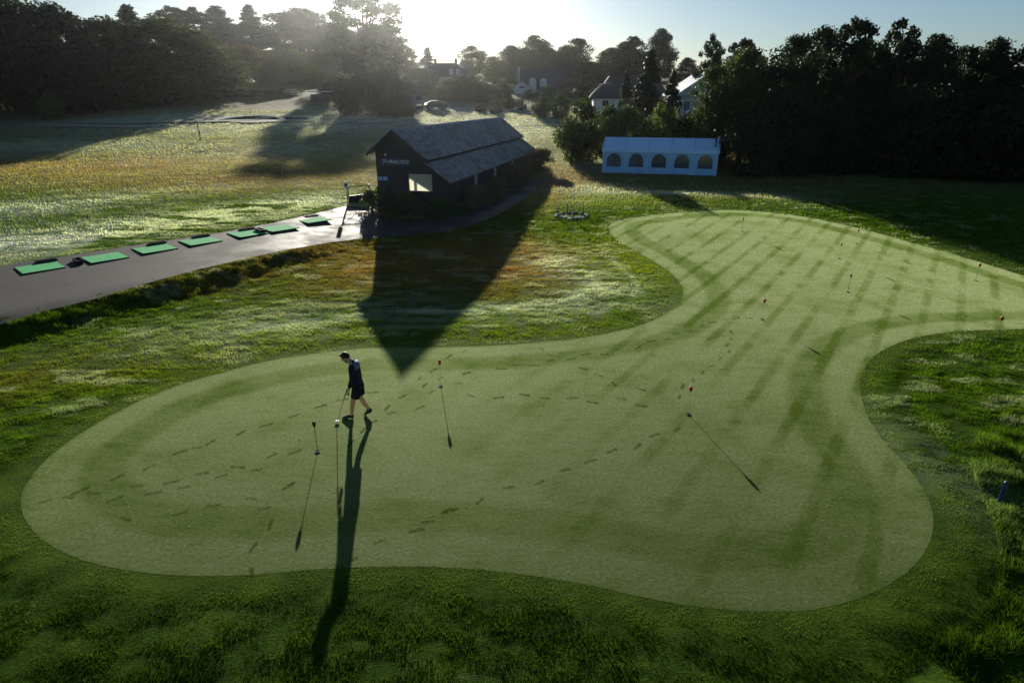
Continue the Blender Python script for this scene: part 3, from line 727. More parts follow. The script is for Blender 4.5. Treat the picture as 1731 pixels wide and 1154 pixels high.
def tent_roof(y0, y1):
    b = MB(); nx_, ny_ = 40, 8; R_ = []
    for j in range(ny_ + 1):
        t = j / ny_; row = []
        for i in range(nx_ + 1):
            xx = -.12 + (TLn + .24) * i / nx_
            sag = .035 * math.sin(math.pi * ((xx / bay) % 1)) * math.sin(math.pi * t)
            row.append(b.b.verts.new((xx, y0 + (y1 - y0) * t, TR_ + (TE - .02 - TR_) * t - sag + .03)))
        R_.append(row)
    row = []
    for i in range(nx_ + 1):
        v = R_[-1][i].co; row.append(b.b.verts.new((v.x, v.y + (.01 if y1 > y0 else -.01), v.z - .22 - .02 * math.sin(i * 1.7))))
    R_.append(row)
    for j in range(len(R_) - 1):
        for i in range(nx_): b.b.faces.new((R_[j][i], R_[j][i + 1], R_[j + 1][i + 1], R_[j + 1][i]))
    o = b.build('roof_sheet', M_TROOF, tent, smooth=True)
    for i in range(6):
        xx = i * bay; MB().tube((xx, y0, TR_ + .035), (xx, y1, TE + .015), .018).build('seam', M_SEAM, o)
tent_roof(TW / 2, -.08); tent_roof(TW / 2, TW + .08)
for i in range(6):
    for yy in (-.03, TW + .03): MB().tube((i * bay, yy, -.12), (i * bay, yy, TE), .03).build('pole', M_WHITE, tent)

# ------------------------------------------------------------------ pins on the green
M_RED = simple('red_flag', (.42, .012, .02), .5, .4, .15, 20)
M_MAROON = simple('maroon_flag', (.10, .008, .018), .5, .4, .15, 20)
M_YEL = simple('white_rod', (.55, .55, .5), .4, .5, .1, 20)
M_CUP = simple('hole_liner', (.005, .005, .005), .8, .1, .1, 5)
pins = [((537,763),1,'maroon practice pin ahead of the walking golfer'), ((745,652),0,'red practice pin by the tip of the barn shadow'), ((1163,700),0,'red practice pin casting a long shadow beside trodden dew'),
        ((1288,540),0,'red practice pin where the trail of footprints ends'), ((1254,391),1,'dark practice pin standing on the green opposite the tent'), ((1447,412),0,'thin red practice pin close to the tree shadow'),
        ((1418,437),0,'red practice pin among mowing stripes in the middle of the far lobe'), ((1649,475),0,'red practice pin near the green edge below the dark trees'), ((1433,494),1,'dark practice pin between two mowing stripes'), ((1684,572),0,'small red pin at the edge of the inner fringe')]
for (p, dark, lab) in pins:
    q = at(*p); o = empty('practice_pin', q + Vector((0, 0, .016)), random.uniform(0, 6)); tag(o, lab, 'pin', 'practice pins on the putting green')
    hh = .72
    MB().tube((0, 0, -.05), (0, 0, hh), .007, n=6).build('rod', M_YEL if not dark else M_BOARD2, o)
    fb = MB()                                        # small domed pennant head
    fb.ball((0, 0, hh - .03), .052, 10, 7, (1, .8, 1.35)); fb.tube((0, 0, hh - .12), (0, 0, hh - .06), .012, .03, 8)
    fb.build('flag', M_MAROON if dark else M_RED, o, smooth=True)
    hb = MB(); r_ = bmesh.ops.create_circle(hb.b, cap_ends=True, segments=16, radius=.065); bmesh.ops.translate(hb.b, vec=(0, 0, .006), verts=r_['verts'])
    hb.build('hole', M_CUP, o)

# ------------------------------------------------------------------ blue stakes round the dug patch, other stakes
M_STAKE = simple('blue_stake', (.012, .04, .15), .5, .4, .15, 10)
M_EARTH = simple('dug_earth', (.05, .042, .032), .95, .2, .4, 6, bump=.8)
k = N('frosted_sod'); _p = k.pos(); _n = k.noise(9, 5, _p, .65)
k.princ(k.mixc(k.rng(_n, .4, .62), (.06, .09, .03), (.42, .46, .42)), .8, .2, k.bump(_n, .9, .05)); M_SOD = k.m
cpt = at(966, 366)
bp = MB(); r_ = bmesh.ops.create_circle(bp.b, cap_ends=True, segments=20, radius=1)
for v in r_['verts']: v.co = Vector((cpt.x + v.co.x * .75, cpt.y + v.co.y * .6, cpt.z + .035))
tag(bp.build('dug_patch', M_EARTH), kind='structure')
for i in range(15):
    a = 2 * math.pi * i / 15; rr = random.uniform(.9, 1.15)
    b = MB().ball((0, 0, 0), .17, 8, 6, (random.uniform(.8, 1.5), random.uniform(.6, .9), .42), Matrix.Rotation(a + math.pi / 2, 4, 'Z'))
    for v in b.b.verts: v.co += Vector((random.uniform(-.03, .03), random.uniform(-.03, .03), random.uniform(-.02, .02)))
    o = b.build('turf_sod', M_SOD, smooth=True); q = Vector((cpt.x + math.cos(a) * rr * .95, cpt.y + math.sin(a) * rr * .75, 0)); o.location = (q.x, q.y, float(surface(q.x, q.y)) + .04)
    tag(o, 'pale frosted turf sod in the ring round the staked dug patch', 'turf sod', 'sods round the dug patch')
stake_l = ['blue stake at the barn side of the dug patch', 'blue stake at the tent side of the dug patch', 'blue stake of the dug patch with a notice clipped on it', 'blue stake of the dug patch on the putting green side']
for i, p in enumerate([(943, 368), (959, 362), (970, 372), (986, 365)]):
    q = at(*p); o = empty('marker_stake', q); tag(o, stake_l[i], 'stake', 'blue stakes round the dug patch')
    MB().box((0, 0, .29), (.055, .055, .66), bevel=.006).build('shaft', M_STAKE, o)
    MB().tube((0, 0, .62), (0, 0, .68), .036, .004, 4).build('tip', M_STAKE, o)
    if i == 2: MB().box((0, -.05, .38), (.13, .03, .2)).build('notice', M_STAKE, o)
q = at(1689, 848); o = empty('marker_stake', q, .3); tag(o, 'single blue stake in the long grass beside the fringe', 'stake')
MB().box((0, 0, .17), (.05, .05, .56), bevel=.006).build('shaft', M_STAKE, o); MB().tube((0, 0, .45), (0, 0, .49), .034, .004, 4).build('tip', M_STAKE, o)
q = at(339, 238); o = empty('distance_post', q); tag(o, 'black and white striped distance post on the driving range', 'post')
for i in range(5): MB().tube((0, 0, -.1 + i * .42), (0, 0, .32 + i * .42), .07, n=10).build('band', M_BOARD2 if i % 2 == 0 else M_WHITE, o)
q = at(289, 199); o = empty('flagstick', q); tag(o, 'flagstick on the distant pale green by the dark wood', 'flagstick')
MB().tube((0, 0, 0), (0, 0, 2.2), .03, n=6).build('rod', M_BOARD2, o); MB().prism([(0, 0, 2.2), (.5, 0, 2.05), (.5, 0, 1.85), (0, 0, 1.75)], (0, .02, 0)).build('flag', M_MAROON, o)

# ------------------------------------------------------------------ trees, conifers, shrubs
M_BARK = simple('bark', (.07, .055, .042), .9, .2, .3, 5, bump=.6)
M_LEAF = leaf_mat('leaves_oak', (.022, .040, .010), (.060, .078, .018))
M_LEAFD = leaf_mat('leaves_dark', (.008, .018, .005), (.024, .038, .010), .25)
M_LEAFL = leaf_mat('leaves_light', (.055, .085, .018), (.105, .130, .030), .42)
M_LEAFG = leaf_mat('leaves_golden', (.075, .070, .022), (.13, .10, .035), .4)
M_CONI = leaf_mat('needles', (.014, .028, .013), (.030, .046, .022), .12, .25, .6)
M_SHRUB = leaf_mat('leaves_shrub', (.035, .062, .022), (.085, .115, .04), .25)
M_HYD = leaf_mat('leaves_hydrangea', (.045, .055, .030), (.15, .12, .085), .25)
def crown_mesh(name, seed, R, h0, h1, ncl, nleaf, leaf, shape, rcl=(.22, .36), fill=.9):
    g = np.random.default_rng(seed); C = []; rc = []
    while len(C) < ncl:
        t = g.uniform(0, 1); prof = {'round': math.sqrt(max(0, 1 - (2 * t - 1) ** 2)), 'dome': math.sqrt(max(0, 1 - t ** 2)) * min(1, .55 + 3 * t), 'cone': (1 - t) ** .85, 'column': min(1, 4 * t + .3) * (1 - t ** 3) , 'tall': math.sqrt(max(0, 1 - (1.7 * t - .7) ** 2))}[shape]
        a = g.uniform(0, 2 * math.pi); r = R * prof * g.uniform(0, 1) ** .42 * .86 * (1 + .22 * math.sin(3 * a + seed) + .12 * math.sin(5 * a + 2 * seed + 4 * t))
        C.append((r * math.cos(a), r * math.sin(a), h0 + t * (h1 - h0) * .94)); rc.append(R * g.uniform(*rcl) * (.55 + .45 * max(prof, .25)))
    C = np.array(C); rc = np.array(rc); w_ = rc ** 2; idx = g.choice(ncl, nleaf, p=w_ / w_.sum())
    d = g.normal(size=(nleaf, 3)); d[:, 2] = np.where(d[:, 2] < 0, d[:, 2] * .7, d[:, 2]); d /= np.linalg.norm(d, axis=1)[:, None]
    k = g.uniform(.55, 1.06, nleaf) * np.where(g.random(nleaf) < .08, g.uniform(1.1, 1.4, nleaf), 1)
    P = C[idx] + d * (rc[idx] * k)[:, None] * np.array((1, 1, .8)); P[:, 2] = np.maximum(P[:, 2], h0 * .7)
    nrm = d * .8 + g.normal(size=(nleaf, 3)) * .6 + np.array((0, 0, .25)); nrm /= np.linalg.norm(nrm, axis=1)[:, None]
    tv = np.cross(nrm, g.normal(size=(nleaf, 3))); tv /= np.linalg.norm(tv, axis=1)[:, None]; bv = np.cross(nrm, tv)
    s = leaf * g.uniform(.55, 1.35, nleaf)[:, None]
    V = np.stack([P - tv * s, P - bv * s * .55 + nrm * s * .15, P + tv * s, P + bv * s * .55 + nrm * s * .15], 1).reshape(-1, 3)
    me = np_mesh(name, V, np.arange(4 * nleaf).reshape(-1, 4)); return me, C
def trunk_mesh(name, seed, R, h0, h1, C, r0):
    g = random.Random(seed); b = MB(); p = Vector((0, 0, -.5)); n = 6; pts = [p]
    for i in range(1, n + 1):
        pts.append(Vector((g.uniform(-.1, .1) * i * .25 * R / 4, g.uniform(-.1, .1) * i * .25 * R / 4, (h0 + .62 * (h1 - h0)) * i / n)))
    for i in range(n): b.tube(pts[i], pts[i + 1], r0 * (1.25 if i == 0 else 1 - i / n * .75), r0 * (1 - (i + 1) / n * .75), 8, False)
    for j in range(9):
        c = Vector(C[(j * 7) % len(C)]); st = pts[min(n - 1, 2 + j % 4)]; mid = st.lerp(c, .5) + Vector((0, 0, .06 * (h1 - h0)))
        b.tube(st, mid, r0 * .38, r0 * .22, 6, False); b.tube(mid, c, r0 * .22, r0 * .07, 5, False)
    return b.mesh(name, True)
KINDS = {}
def kind(key, seed, R, h0, h1, ncl, nleaf, leaf, shape, r0=.35, **kw):
    me, C = crown_mesh('crown', seed, R, h0, h1, ncl, nleaf, leaf, shape, **kw)
    KINDS[key] = (me, trunk_mesh('trunk', seed, R, h0, h1, C, r0), R, h1)
kind('oak', 1, 7, .8, 17, 110, 18000, .30, 'dome', .5)
kind('oak2', 2, 7, .6, 16, 100, 17000, .30, 'round', .5)
kind('oak3', 3, 6, 1.2, 18, 90, 16000, .30, 'tall', .45)
kind('airy', 4, 5, 2, 17, 120, 11500, .24, 'tall', .35, rcl=(.13, .25))
kind('airy2', 14, 5, 2, 16, 110, 11000, .24, 'dome', .35, rcl=(.13, .25))
kind('conifer', 5, 3.2, .8, 14, 90, 11000, .20, 'cone', .3, rcl=(.22, .36))
kind('cypress', 6, 1.6, .3, 9, 70, 9000, .13, 'column', .2, rcl=(.3, .5))
kind('pine', 7, 3.5, 1.5, 18, 90, 9000, .24, 'cone', .3, rcl=(.16, .30))
kind('maple', 8, 5, 1.0, 13, 110, 17000, .20, 'dome', .35)
kind('maple2', 9, 5, .8, 13, 100, 17000, .20, 'tall', .35)
kind('bush', 10, 1.6, .0, 2.4, 55, 7000, .075, 'dome', .06, rcl=(.25, .4))
kind('bush2', 11, 1.6, .0, 2.2, 45, 6500, .08, 'round', .06, rcl=(.25, .4))
kind('hyd', 12, 1.0, .0, 1.3, 40, 4200, .06, 'dome', .04, rcl=(.22, .34))
kind('hyd2', 13, 1.0, .0, 1.3, 36, 4200, .06, 'round', .04, rcl=(.22, .34))
_mc = {}
def plant(key, px, dist, top, hw, label, mat, name, cat, group=None, z0=None, rot=None):
    me, tm, R, h1 = KINDS[key]
    kk = (key, mat.name)
    if kk not in _mc:
        m2 = me if not me.materials else me.copy()
        m2.materials.clear(); m2.materials.append(mat); _mc[kk] = m2
        if not tm.materials: tm.materials.append(M_BARK)
    p = at_dist(px, 165, dist); z = float(surface(p.x, p.y)) if z0 is None else z0
    h = at_dist(px, top, dist).z - z; rm = abs(at_dist(px + hw, top, dist).x - at_dist(px - hw, top, dist).x) / 2
    o = empty(name, (p.x, p.y, z - .05), random.uniform(0, 6.28) if rot is None else rot)
    tag(o, label, cat, group)
    sx, sz = rm / (R * .95), h / (h1 * .97)
    sx *= {GL: 1.22, GR: 1.25, GC: 1.05}.get(group, 1.0)
    link('crown', _mc[kk], None, o, scale=(sx, sx, sz)); link('trunk', tm, None, o, scale=(sx, sx, sz))
    return o
GL, GC, GR = 'trees of the dark wood beyond the range', 'trees round the houses', 'trees of the wood behind the tent'
# wood beyond the driving range
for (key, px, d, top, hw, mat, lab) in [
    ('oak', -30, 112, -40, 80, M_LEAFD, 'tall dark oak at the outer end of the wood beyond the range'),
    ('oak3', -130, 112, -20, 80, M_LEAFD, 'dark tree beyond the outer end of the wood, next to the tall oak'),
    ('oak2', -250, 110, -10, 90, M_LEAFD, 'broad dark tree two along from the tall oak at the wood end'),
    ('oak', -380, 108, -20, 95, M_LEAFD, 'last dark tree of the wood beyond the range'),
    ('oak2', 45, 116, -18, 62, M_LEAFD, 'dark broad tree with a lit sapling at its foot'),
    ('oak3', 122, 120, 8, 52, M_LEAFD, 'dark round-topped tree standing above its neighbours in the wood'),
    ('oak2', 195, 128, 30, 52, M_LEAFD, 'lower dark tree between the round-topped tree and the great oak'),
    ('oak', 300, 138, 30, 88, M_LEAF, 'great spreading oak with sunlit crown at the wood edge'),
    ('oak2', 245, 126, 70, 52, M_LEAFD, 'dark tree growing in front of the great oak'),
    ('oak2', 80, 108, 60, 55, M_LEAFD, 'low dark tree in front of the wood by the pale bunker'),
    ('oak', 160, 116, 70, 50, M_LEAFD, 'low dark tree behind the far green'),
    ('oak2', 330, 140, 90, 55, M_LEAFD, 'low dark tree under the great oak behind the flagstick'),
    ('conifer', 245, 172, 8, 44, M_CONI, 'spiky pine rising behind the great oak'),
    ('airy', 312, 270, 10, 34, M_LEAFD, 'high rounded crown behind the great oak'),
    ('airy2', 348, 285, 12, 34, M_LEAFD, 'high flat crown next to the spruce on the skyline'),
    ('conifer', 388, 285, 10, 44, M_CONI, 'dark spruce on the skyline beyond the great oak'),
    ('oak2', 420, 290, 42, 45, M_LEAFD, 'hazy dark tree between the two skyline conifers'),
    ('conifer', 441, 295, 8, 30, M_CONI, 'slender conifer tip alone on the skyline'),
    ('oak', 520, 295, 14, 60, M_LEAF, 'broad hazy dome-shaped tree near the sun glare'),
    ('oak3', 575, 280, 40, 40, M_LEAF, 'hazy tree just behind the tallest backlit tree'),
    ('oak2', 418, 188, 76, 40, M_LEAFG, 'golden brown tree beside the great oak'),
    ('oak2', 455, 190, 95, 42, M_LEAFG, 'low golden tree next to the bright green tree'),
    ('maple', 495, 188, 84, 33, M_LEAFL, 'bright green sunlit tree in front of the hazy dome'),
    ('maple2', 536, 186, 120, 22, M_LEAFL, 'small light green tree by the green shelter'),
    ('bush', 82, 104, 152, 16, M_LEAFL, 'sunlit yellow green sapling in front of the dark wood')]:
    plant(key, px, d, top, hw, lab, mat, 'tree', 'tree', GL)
# tallest tree behind the barn and the evergreens at its foot
plant('airy', 622, 215, -30, 66, 'tallest backlit tree with open crown near the sun glare', M_LEAF, 'tree', 'tree', rot=1.0)
plant('oak3', 650, 225, 42, 48, 'leafy tree leaning against the tallest backlit tree', M_LEAF, 'tree', 'tree', GC)
plant('airy2', 690, 225, 78, 28, 'thin airy tree beside the tallest backlit tree', M_LEAF, 'tree', 'tree', GC)
plant('bush', 602, 111, 98, 46, 'dense dark holly under the tallest tree', M_LEAFD, 'evergreen_bush', 'bush')
plant('bush2', 655, 110, 120, 40, 'dark evergreen bush with a sloping top beside the holly', M_LEAFD, 'evergreen_bush', 'bush')
plant('bush', 682, 107, 166, 27, 'low clipped dark bush at the foot of the evergreens', M_LEAFD, 'evergreen_bush', 'bush')
for (key, px, d, top, hw, mat, lab) in [
    ('conifer', 726, 225, 80, 20, M_CONI, 'pale hazy spire-shaped conifer beside the mansard house'),
    ('oak2', 712, 165, 116, 30, M_LEAF, 'hazy round tree in front of the mansard house'),
    ('maple2', 800, 215, 78, 26, M_LEAF, 'open two-headed tree between the mansard house and the poplar'),
    ('maple2', 836, 205, 96, 24, M_LEAFL, 'light green poplar-shaped tree left of the dormer cottage chimney'),
    ('oak2', 790, 150, 126, 26, M_LEAF, 'rounded garden tree under the two-headed tree'),
    ('maple', 862, 235, 78, 34, M_LEAF, 'grey green tree rising behind the poplar-shaped tree'),
    ('oak', 905, 245, 60, 36, M_LEAF, 'largest round tree behind the dormer cottage'),
    ('maple2', 972, 240, 66, 34, M_LEAF, 'tree with open crown between the cottages'),
    ('oak2', 985, 205, 104, 40, M_LEAFD, 'dark spreading tree over the thatched cottage roof'),
    ('maple', 1030, 235, 82, 32, M_LEAF, 'thin lit crown left of the great tree behind the thatch'),
    ('oak', 1062, 235, 62, 34, M_LEAFD, 'great dark tree behind the thatched cottage'),
    ('maple', 1108, 235, 50, 32, M_LEAFD, 'highest loose-crowned tree above the dark conifers'),
    ('oak3', 760, 250, 112, 34, M_LEAF, 'low hazy tree showing over the mansard roof'),
    ('oak2', 935, 250, 84, 40, M_LEAF, 'tree filling the skyline right of the largest round tree'),
    ('maple', 880, 200, 104, 34, M_LEAF, 'tree close behind the dormer cottage chimney'),
    ('oak2', 1010, 215, 112, 34, M_LEAFD, 'low dark tree just above the thatch'),
    ('maple', 1155, 200, 98, 20, M_LEAFD, 'low tree in the skyline gap above the white gabled roof'),
    ('conifer', 1095, 84, 83, 36, M_CONI, 'tall dark pointed conifer beside the thatched cottage'),
    ('cypress', 1058, 82, 116, 14, M_CONI, 'narrow columnar cypress in front of the thatch'),
    ('conifer', 1136, 84, 118, 25, M_CONI, 'smaller dark conifer by the white gabled roof'),
    ('airy2', 1196, 96, 58, 30, M_LEAFD, 'loose-leaved tree above the white gabled roof'),
    ('airy', 1250, 98, 64, 36, M_LEAFD, 'tree with rounded top rising behind the maple')]:
    plant(key, px, d, top, hw, lab, mat, 'conifer' if key in ('conifer', 'cypress') else 'tree', 'conifer' if key in ('conifer', 'cypress') else 'tree', GC)
# wood behind and right of the tent
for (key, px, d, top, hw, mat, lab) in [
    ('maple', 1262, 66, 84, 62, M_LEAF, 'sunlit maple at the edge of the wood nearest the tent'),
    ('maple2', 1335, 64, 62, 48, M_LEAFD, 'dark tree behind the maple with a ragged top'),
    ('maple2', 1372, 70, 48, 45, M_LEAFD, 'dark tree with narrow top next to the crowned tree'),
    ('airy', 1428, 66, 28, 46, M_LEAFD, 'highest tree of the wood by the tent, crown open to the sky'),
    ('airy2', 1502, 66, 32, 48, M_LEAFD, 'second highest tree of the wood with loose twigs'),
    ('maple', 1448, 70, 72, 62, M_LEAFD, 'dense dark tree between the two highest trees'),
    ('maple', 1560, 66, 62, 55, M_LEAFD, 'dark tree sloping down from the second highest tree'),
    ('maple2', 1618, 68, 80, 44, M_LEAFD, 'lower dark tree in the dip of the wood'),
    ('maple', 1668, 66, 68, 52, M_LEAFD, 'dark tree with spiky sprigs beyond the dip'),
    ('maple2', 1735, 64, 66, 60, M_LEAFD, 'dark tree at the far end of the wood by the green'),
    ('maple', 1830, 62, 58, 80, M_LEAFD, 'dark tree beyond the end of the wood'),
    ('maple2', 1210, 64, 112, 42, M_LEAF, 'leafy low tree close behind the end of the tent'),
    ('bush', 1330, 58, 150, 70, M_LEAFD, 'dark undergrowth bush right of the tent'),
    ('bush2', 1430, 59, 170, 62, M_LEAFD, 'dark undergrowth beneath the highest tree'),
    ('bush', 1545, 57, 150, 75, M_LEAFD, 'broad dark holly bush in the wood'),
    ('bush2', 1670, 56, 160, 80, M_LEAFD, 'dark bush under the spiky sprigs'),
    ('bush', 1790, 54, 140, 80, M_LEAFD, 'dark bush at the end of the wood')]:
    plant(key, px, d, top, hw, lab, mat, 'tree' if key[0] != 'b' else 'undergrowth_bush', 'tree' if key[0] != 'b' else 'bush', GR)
# shrubs behind the tent and round the gardens
for (key, px, d, top, hw, mat, lab) in [
    ('bush', 985, 68, 172, 48, M_LEAF, 'big rounded shrub behind the open corner of the tent'),
    ('bush2', 1060, 70, 182, 46, M_SHRUB, 'grey green shrub behind the middle of the tent'),
    ('bush', 1125, 69, 180, 46, M_LEAFL, 'yellowish shrub behind the tent roof'),
    ('bush2', 1180, 68, 190, 40, M_LEAFD, 'dark shrub between the yellowish shrub and the wood'),
    ('bush2', 1032, 72, 180, 34, M_SHRUB, 'shrub in front of the thatched cottage wall'),
    ('bush', 850, 150, 142, 26, M_LEAFD, 'dark garden hedge bush below the largest round tree'),
    ('bush2', 975, 150, 136, 34, M_LEAFD, 'dark hedge bush between dormer cottage and thatched cottage'),
    ('bush', 812, 152, 140, 30, M_LEAF, 'garden hedge bush left of the dormer cottage'),
    ('bush2', 700, 148, 140, 30, M_LEAFD, 'dark hedge bush behind the parked van'),
    ('bush', 742, 150, 146, 24, M_LEAF, 'hedge bush at the foot of the mansard house'),
    ('bush2', 1090, 120, 150, 40, M_LEAFD, 'dark hedge behind the pointed conifer'),
    ('bush', 560, 150, 140, 30, M_LEAFD, 'dark bush behind the green shelter'),
    ('bush', 480, 150, 150, 34, M_LEAFD, 'dark undergrowth below the bright green tree'),
    ('bush2', 410, 146, 150, 34, M_LEAFD, 'dark undergrowth beside the great oak'),
    ('bush', 762, 142, 134, 32, M_LEAF, 'round drooping garden shrub in front of the mansard house'),
    ('bush2', 745, 124, 172, 12, M_SHRUB, 'clipped dark ball of box beside the parked car'),
    ('bush', 724, 123, 172, 10, M_LEAFL, 'small bright shrub by the parked van'),
    ('bush2', 815, 140, 162, 22, M_LEAFD, 'dark hedge bush below the poplar-shaped tree'),
    ('bush', 788, 141, 165, 20, M_LEAFD, 'dark hedge bush beside the drooping shrub'),
    ('bush2', 842, 127, 168, 12, M_SHRUB, 'clipped box ball at the lawn edge'),
    ('bush', 862, 126, 166, 12, M_LEAFD, 'tall box ball near the dormer cottage'),
    ('bush2', 880, 124, 168, 14, M_LEAFD, 'dark box ball beside the fence end'),
    ('bush', 838, 118, 179, 13, M_HYD, 'brownish low shrub on the frosted lawn edge'),
    ('bush2', 812, 121, 176, 11, M_LEAFG, 'yellow tuft of border plants on the lawn edge'),
    ('bush', 918, 112, 164, 22, M_SHRUB, 'garden shrub inside the wire fence'),
    ('bush2', 948, 108, 160, 18, M_SHRUB, 'garden shrub nearest the thatched cottage'),
    ('bush', 895, 148, 152, 14, M_LEAFD, 'low shrub under the arched dormers'),
    ('bush2', 925, 146, 146, 18, M_LEAFL, 'light green garden shrub beyond the fence')]:
    plant(key, px, d, top, hw, lab, mat, 'shrub', 'shrub')
# hydrangeas along the barn
hyd = [(-1.0, -.45, 1.0, 1.5, 'hydrangea at the barn corner by the barrier'), (-.05, -.7, 1.0, 1.35, 'hydrangea under the PRACTICE sign'), (1.0, -.75, 1.05, 1.45, 'hydrangea reaching the lit barn window'),
       (2.0, -.8, .95, .95, 'low hydrangea below the lit barn window'), (3.2, -.7, 1.1, 1.25, 'hydrangea wrapping the barn gable corner'), (4.4, 3.2, 1.2, 1.45, 'first hydrangea along the barn side wall'),
       (4.5, 5.2, 1.1, 1.3, 'hydrangea below the first shuttered window'), (4.4, 8.4, 1.1, 1.35, 'hydrangea between the shuttered windows'), (4.5, 10.4, 1.2, 1.4, 'hydrangea just before the second shuttered window'),
       (4.5, 13.6, 1.3, 1.8, 'tall hydrangea beyond the second shuttered window'), (4.4, 16.0, 1.1, 1.5, 'hydrangea by the last shuttered window'), (4.9, 21.6, 1.7, 2.2, 'large clipped bush at the far end of the barn path')]
for i, (u, v, r, h, lab) in enumerate(hyd):
    X_, Y_ = barn_xy(u, v); me, tm, R, h1 = KINDS['hyd' if i % 2 else 'hyd2']
    if not me.materials: me.materials.append(M_HYD if i % 2 else M_SHRUB)
    if not tm.materials: tm.materials.append(M_BARK)
    o = empty('hydrangea' if i < 11 else 'clipped_bush', (X_, Y_, float(surface(X_, Y_)) - .05), random.uniform(0, 6)); tag(o, 'dull green ' + lab, 'shrub', 'shrubs along the barn' if i < 11 else None)
    link('crown', me, None, o, scale=(r / 1.0, r / 1.0, h / 1.3)); link('trunk', tm, None, o, scale=(r, r, h / 1.3))

# ------------------------------------------------------------------ houses
M_WALL = simple('white_render', (.62, .63, .63), .8, .3, .08, 1.5)
M_TILE = simple('dark_roof_tiles', (.045, .045, .055), .6, .4, .3, 8, bump=.6)
M_THATCH = simple('thatch', (.10, .095, .085), .95, .2, .35, 14, bump=.9)
M_GLASS = simple('window_glass', (.10, .13, .17), .12, .6, .2, 2)
M_PALER = simple('pale_metal_roof', (.55, .56, .58), .45, .5, .08, 2)
def window(par, x, z, w, h, y=0, arch=False, glass=None):
    pts = [(x - w / 2, z), (x + w / 2, z), (x + w / 2, z + h)] + ([(x + w / 2 * math.cos(math.pi * i / 10), z + h + w / 2 * math.sin(math.pi * i / 10)) for i in range(1, 10)] if arch else []) + [(x - w / 2, z + h)]
    f = MB().prism([(a, y - .06, b) for a, b in pts], (0, .05, 0)).build('window', M_WHITE, par)
    k_ = .86; cx, cz = x, z + h / 2
    g = MB().prism([(cx + (a - cx) * k_, y - .075, cz + (b - cz) * k_) for a, b in pts], (0, .012, 0)).build('pane', glass or M_GLASS, f)
    MB().box((x, y - .085, z + h / 2), (.06, .015, h * .9)).build('glazing_bar', M_WHITE, f)
    return f
def base_at(px, d): p = at_dist(px, 165, d); return Vector((p.x, p.y, float(surface(p.x, p.y))))
def topz(px, py, d): return at_dist(px, py, d).z
def width_m(px0, px1, d): return at_dist(px1, 165, d).x - at_dist(px0, 165, d).x
# mansard house
d = 172; b = base_at(755, d); W = width_m(727, 787, d); z_e = topz(755, 131, d) - b.z; z_r = topz(755, 107, d) - b.z
h = empty('mansard_house', b, -.05); tag(h, 'white house with a grey mansard roof and two chimneys in the haze', 'house')
MB().box((0, 4, z_e / 2 - 1), (W, 8, z_e + 2)).build('wall', M_WALL, h)
ro = MB(); ro.prism([(-W / 2 - .3, -.3, z_e), (W / 2 + .3, -.3, z_e), (W / 2 - .4, -.3, z_e + (z_r - z_e) * .7), (W / 2 - 2.2, -.3, z_r), (-W / 2 + 2.2, -.3, z_r), (-W / 2 + .4, -.3, z_e + (z_r - z_e) * .7)], (0, 8.6, 0)); ro = ro.build('roof', M_TILE, h)
for x in (-W * .33, W * .25): MB().box((x, 3, z_r + .4), (.6, .6, 1.6)).build('chimney', M_TILE, ro)
for x in (W * .16, W * .34): window(h, x, z_e + .7, .9, 1.1, -.3)
for x in (-W * .3, -W * .05, W * .2, W * .38): window(h, x, z_e - 1.9, 1.0, 1.4)
# cottage with arched dormers
d = 160; b = base_at(915, d); W = width_m(872, 952, d); z_e = topz(915, 152, d) - b.z; z_r = topz(915, 117, d) - b.z
h = empty('dormer_cottage', b, 0); tag(h, 'cottage with two white arched dormer windows in a dark roof', 'house')
MB().box((0, 3.5, z_e / 2 - 1), (W, 7, z_e + 2)).build('wall', M_WALL, h)
ro = MB().prism([(-W / 2 - .3, -.4, z_e - .1), (-W / 2 - .3, 3.5, z_r), (-W / 2 - .3, 7.4, z_e - .1)], (W + .6, 0, 0)).build('roof', M_TILE, h)
for px in (900, 918):
    x = width_m(915, px, d); wd = width_m(0, 11.5, d); z0 = topz(px, 152, d) - b.z; z1 = topz(px, 132, d) - b.z
    dm = empty('dormer', (x, 0, 0)); dm.parent = h; bpy.data.objects.remove(dm)
    arch = [(x - wd * .62, z0 - .1), (x + wd * .62, z0 - .1), (x + wd * .62, z1 - wd * .5)] + [(x + wd * .62 * math.cos(math.pi * i / 10), z1 - wd * .5 + wd * .66 * math.sin(math.pi * i / 10)) for i in range(1, 10)] + [(x - wd * .62, z1 - wd * .5)]
    dm = MB().prism([(a, -.55, c) for a, c in arch], (0, 3.2, 0)).build('dormer', M_TILE, h)
    fr = window(dm, x, z0, wd, z1 - wd * .5 - z0, -.6, True, M_PALER)
    MB().box((x, -.70, (z0 + z1) / 2 - .3), (wd * .86, .02, .07)).build('transom', M_WHITE, fr)
x = width_m(915, 882, d); gw = width_m(0, 32, d); z1 = topz(882, 137, d) - b.z; ze2 = topz(882, 150, d) - b.z
wg = MB().prism([(x - gw / 2, -1.5, -1), (x + gw / 2, -1.5, -1), (x + gw / 2, -1.5, ze2), (x, -1.5, z1), (x - gw / 2, -1.5, ze2)], (0, 4, 0)).build('gabled_wing', M_WALL, h)
for sx in (-1, 1): MB().prism([(x, -1.8, z1 + .12), (x + sx * (gw / 2 + .35), -1.8, ze2 - .18), (x + sx * (gw / 2 + .35), -1.8, ze2 - .02), (x, -1.8, z1 + .32)], (0, 4.4, 0)).build('wing_roof', M_TILE, wg)
window(wg, x, ze2 - 1.9, 1.6, 1.3, -1.5, False, M_PALER)
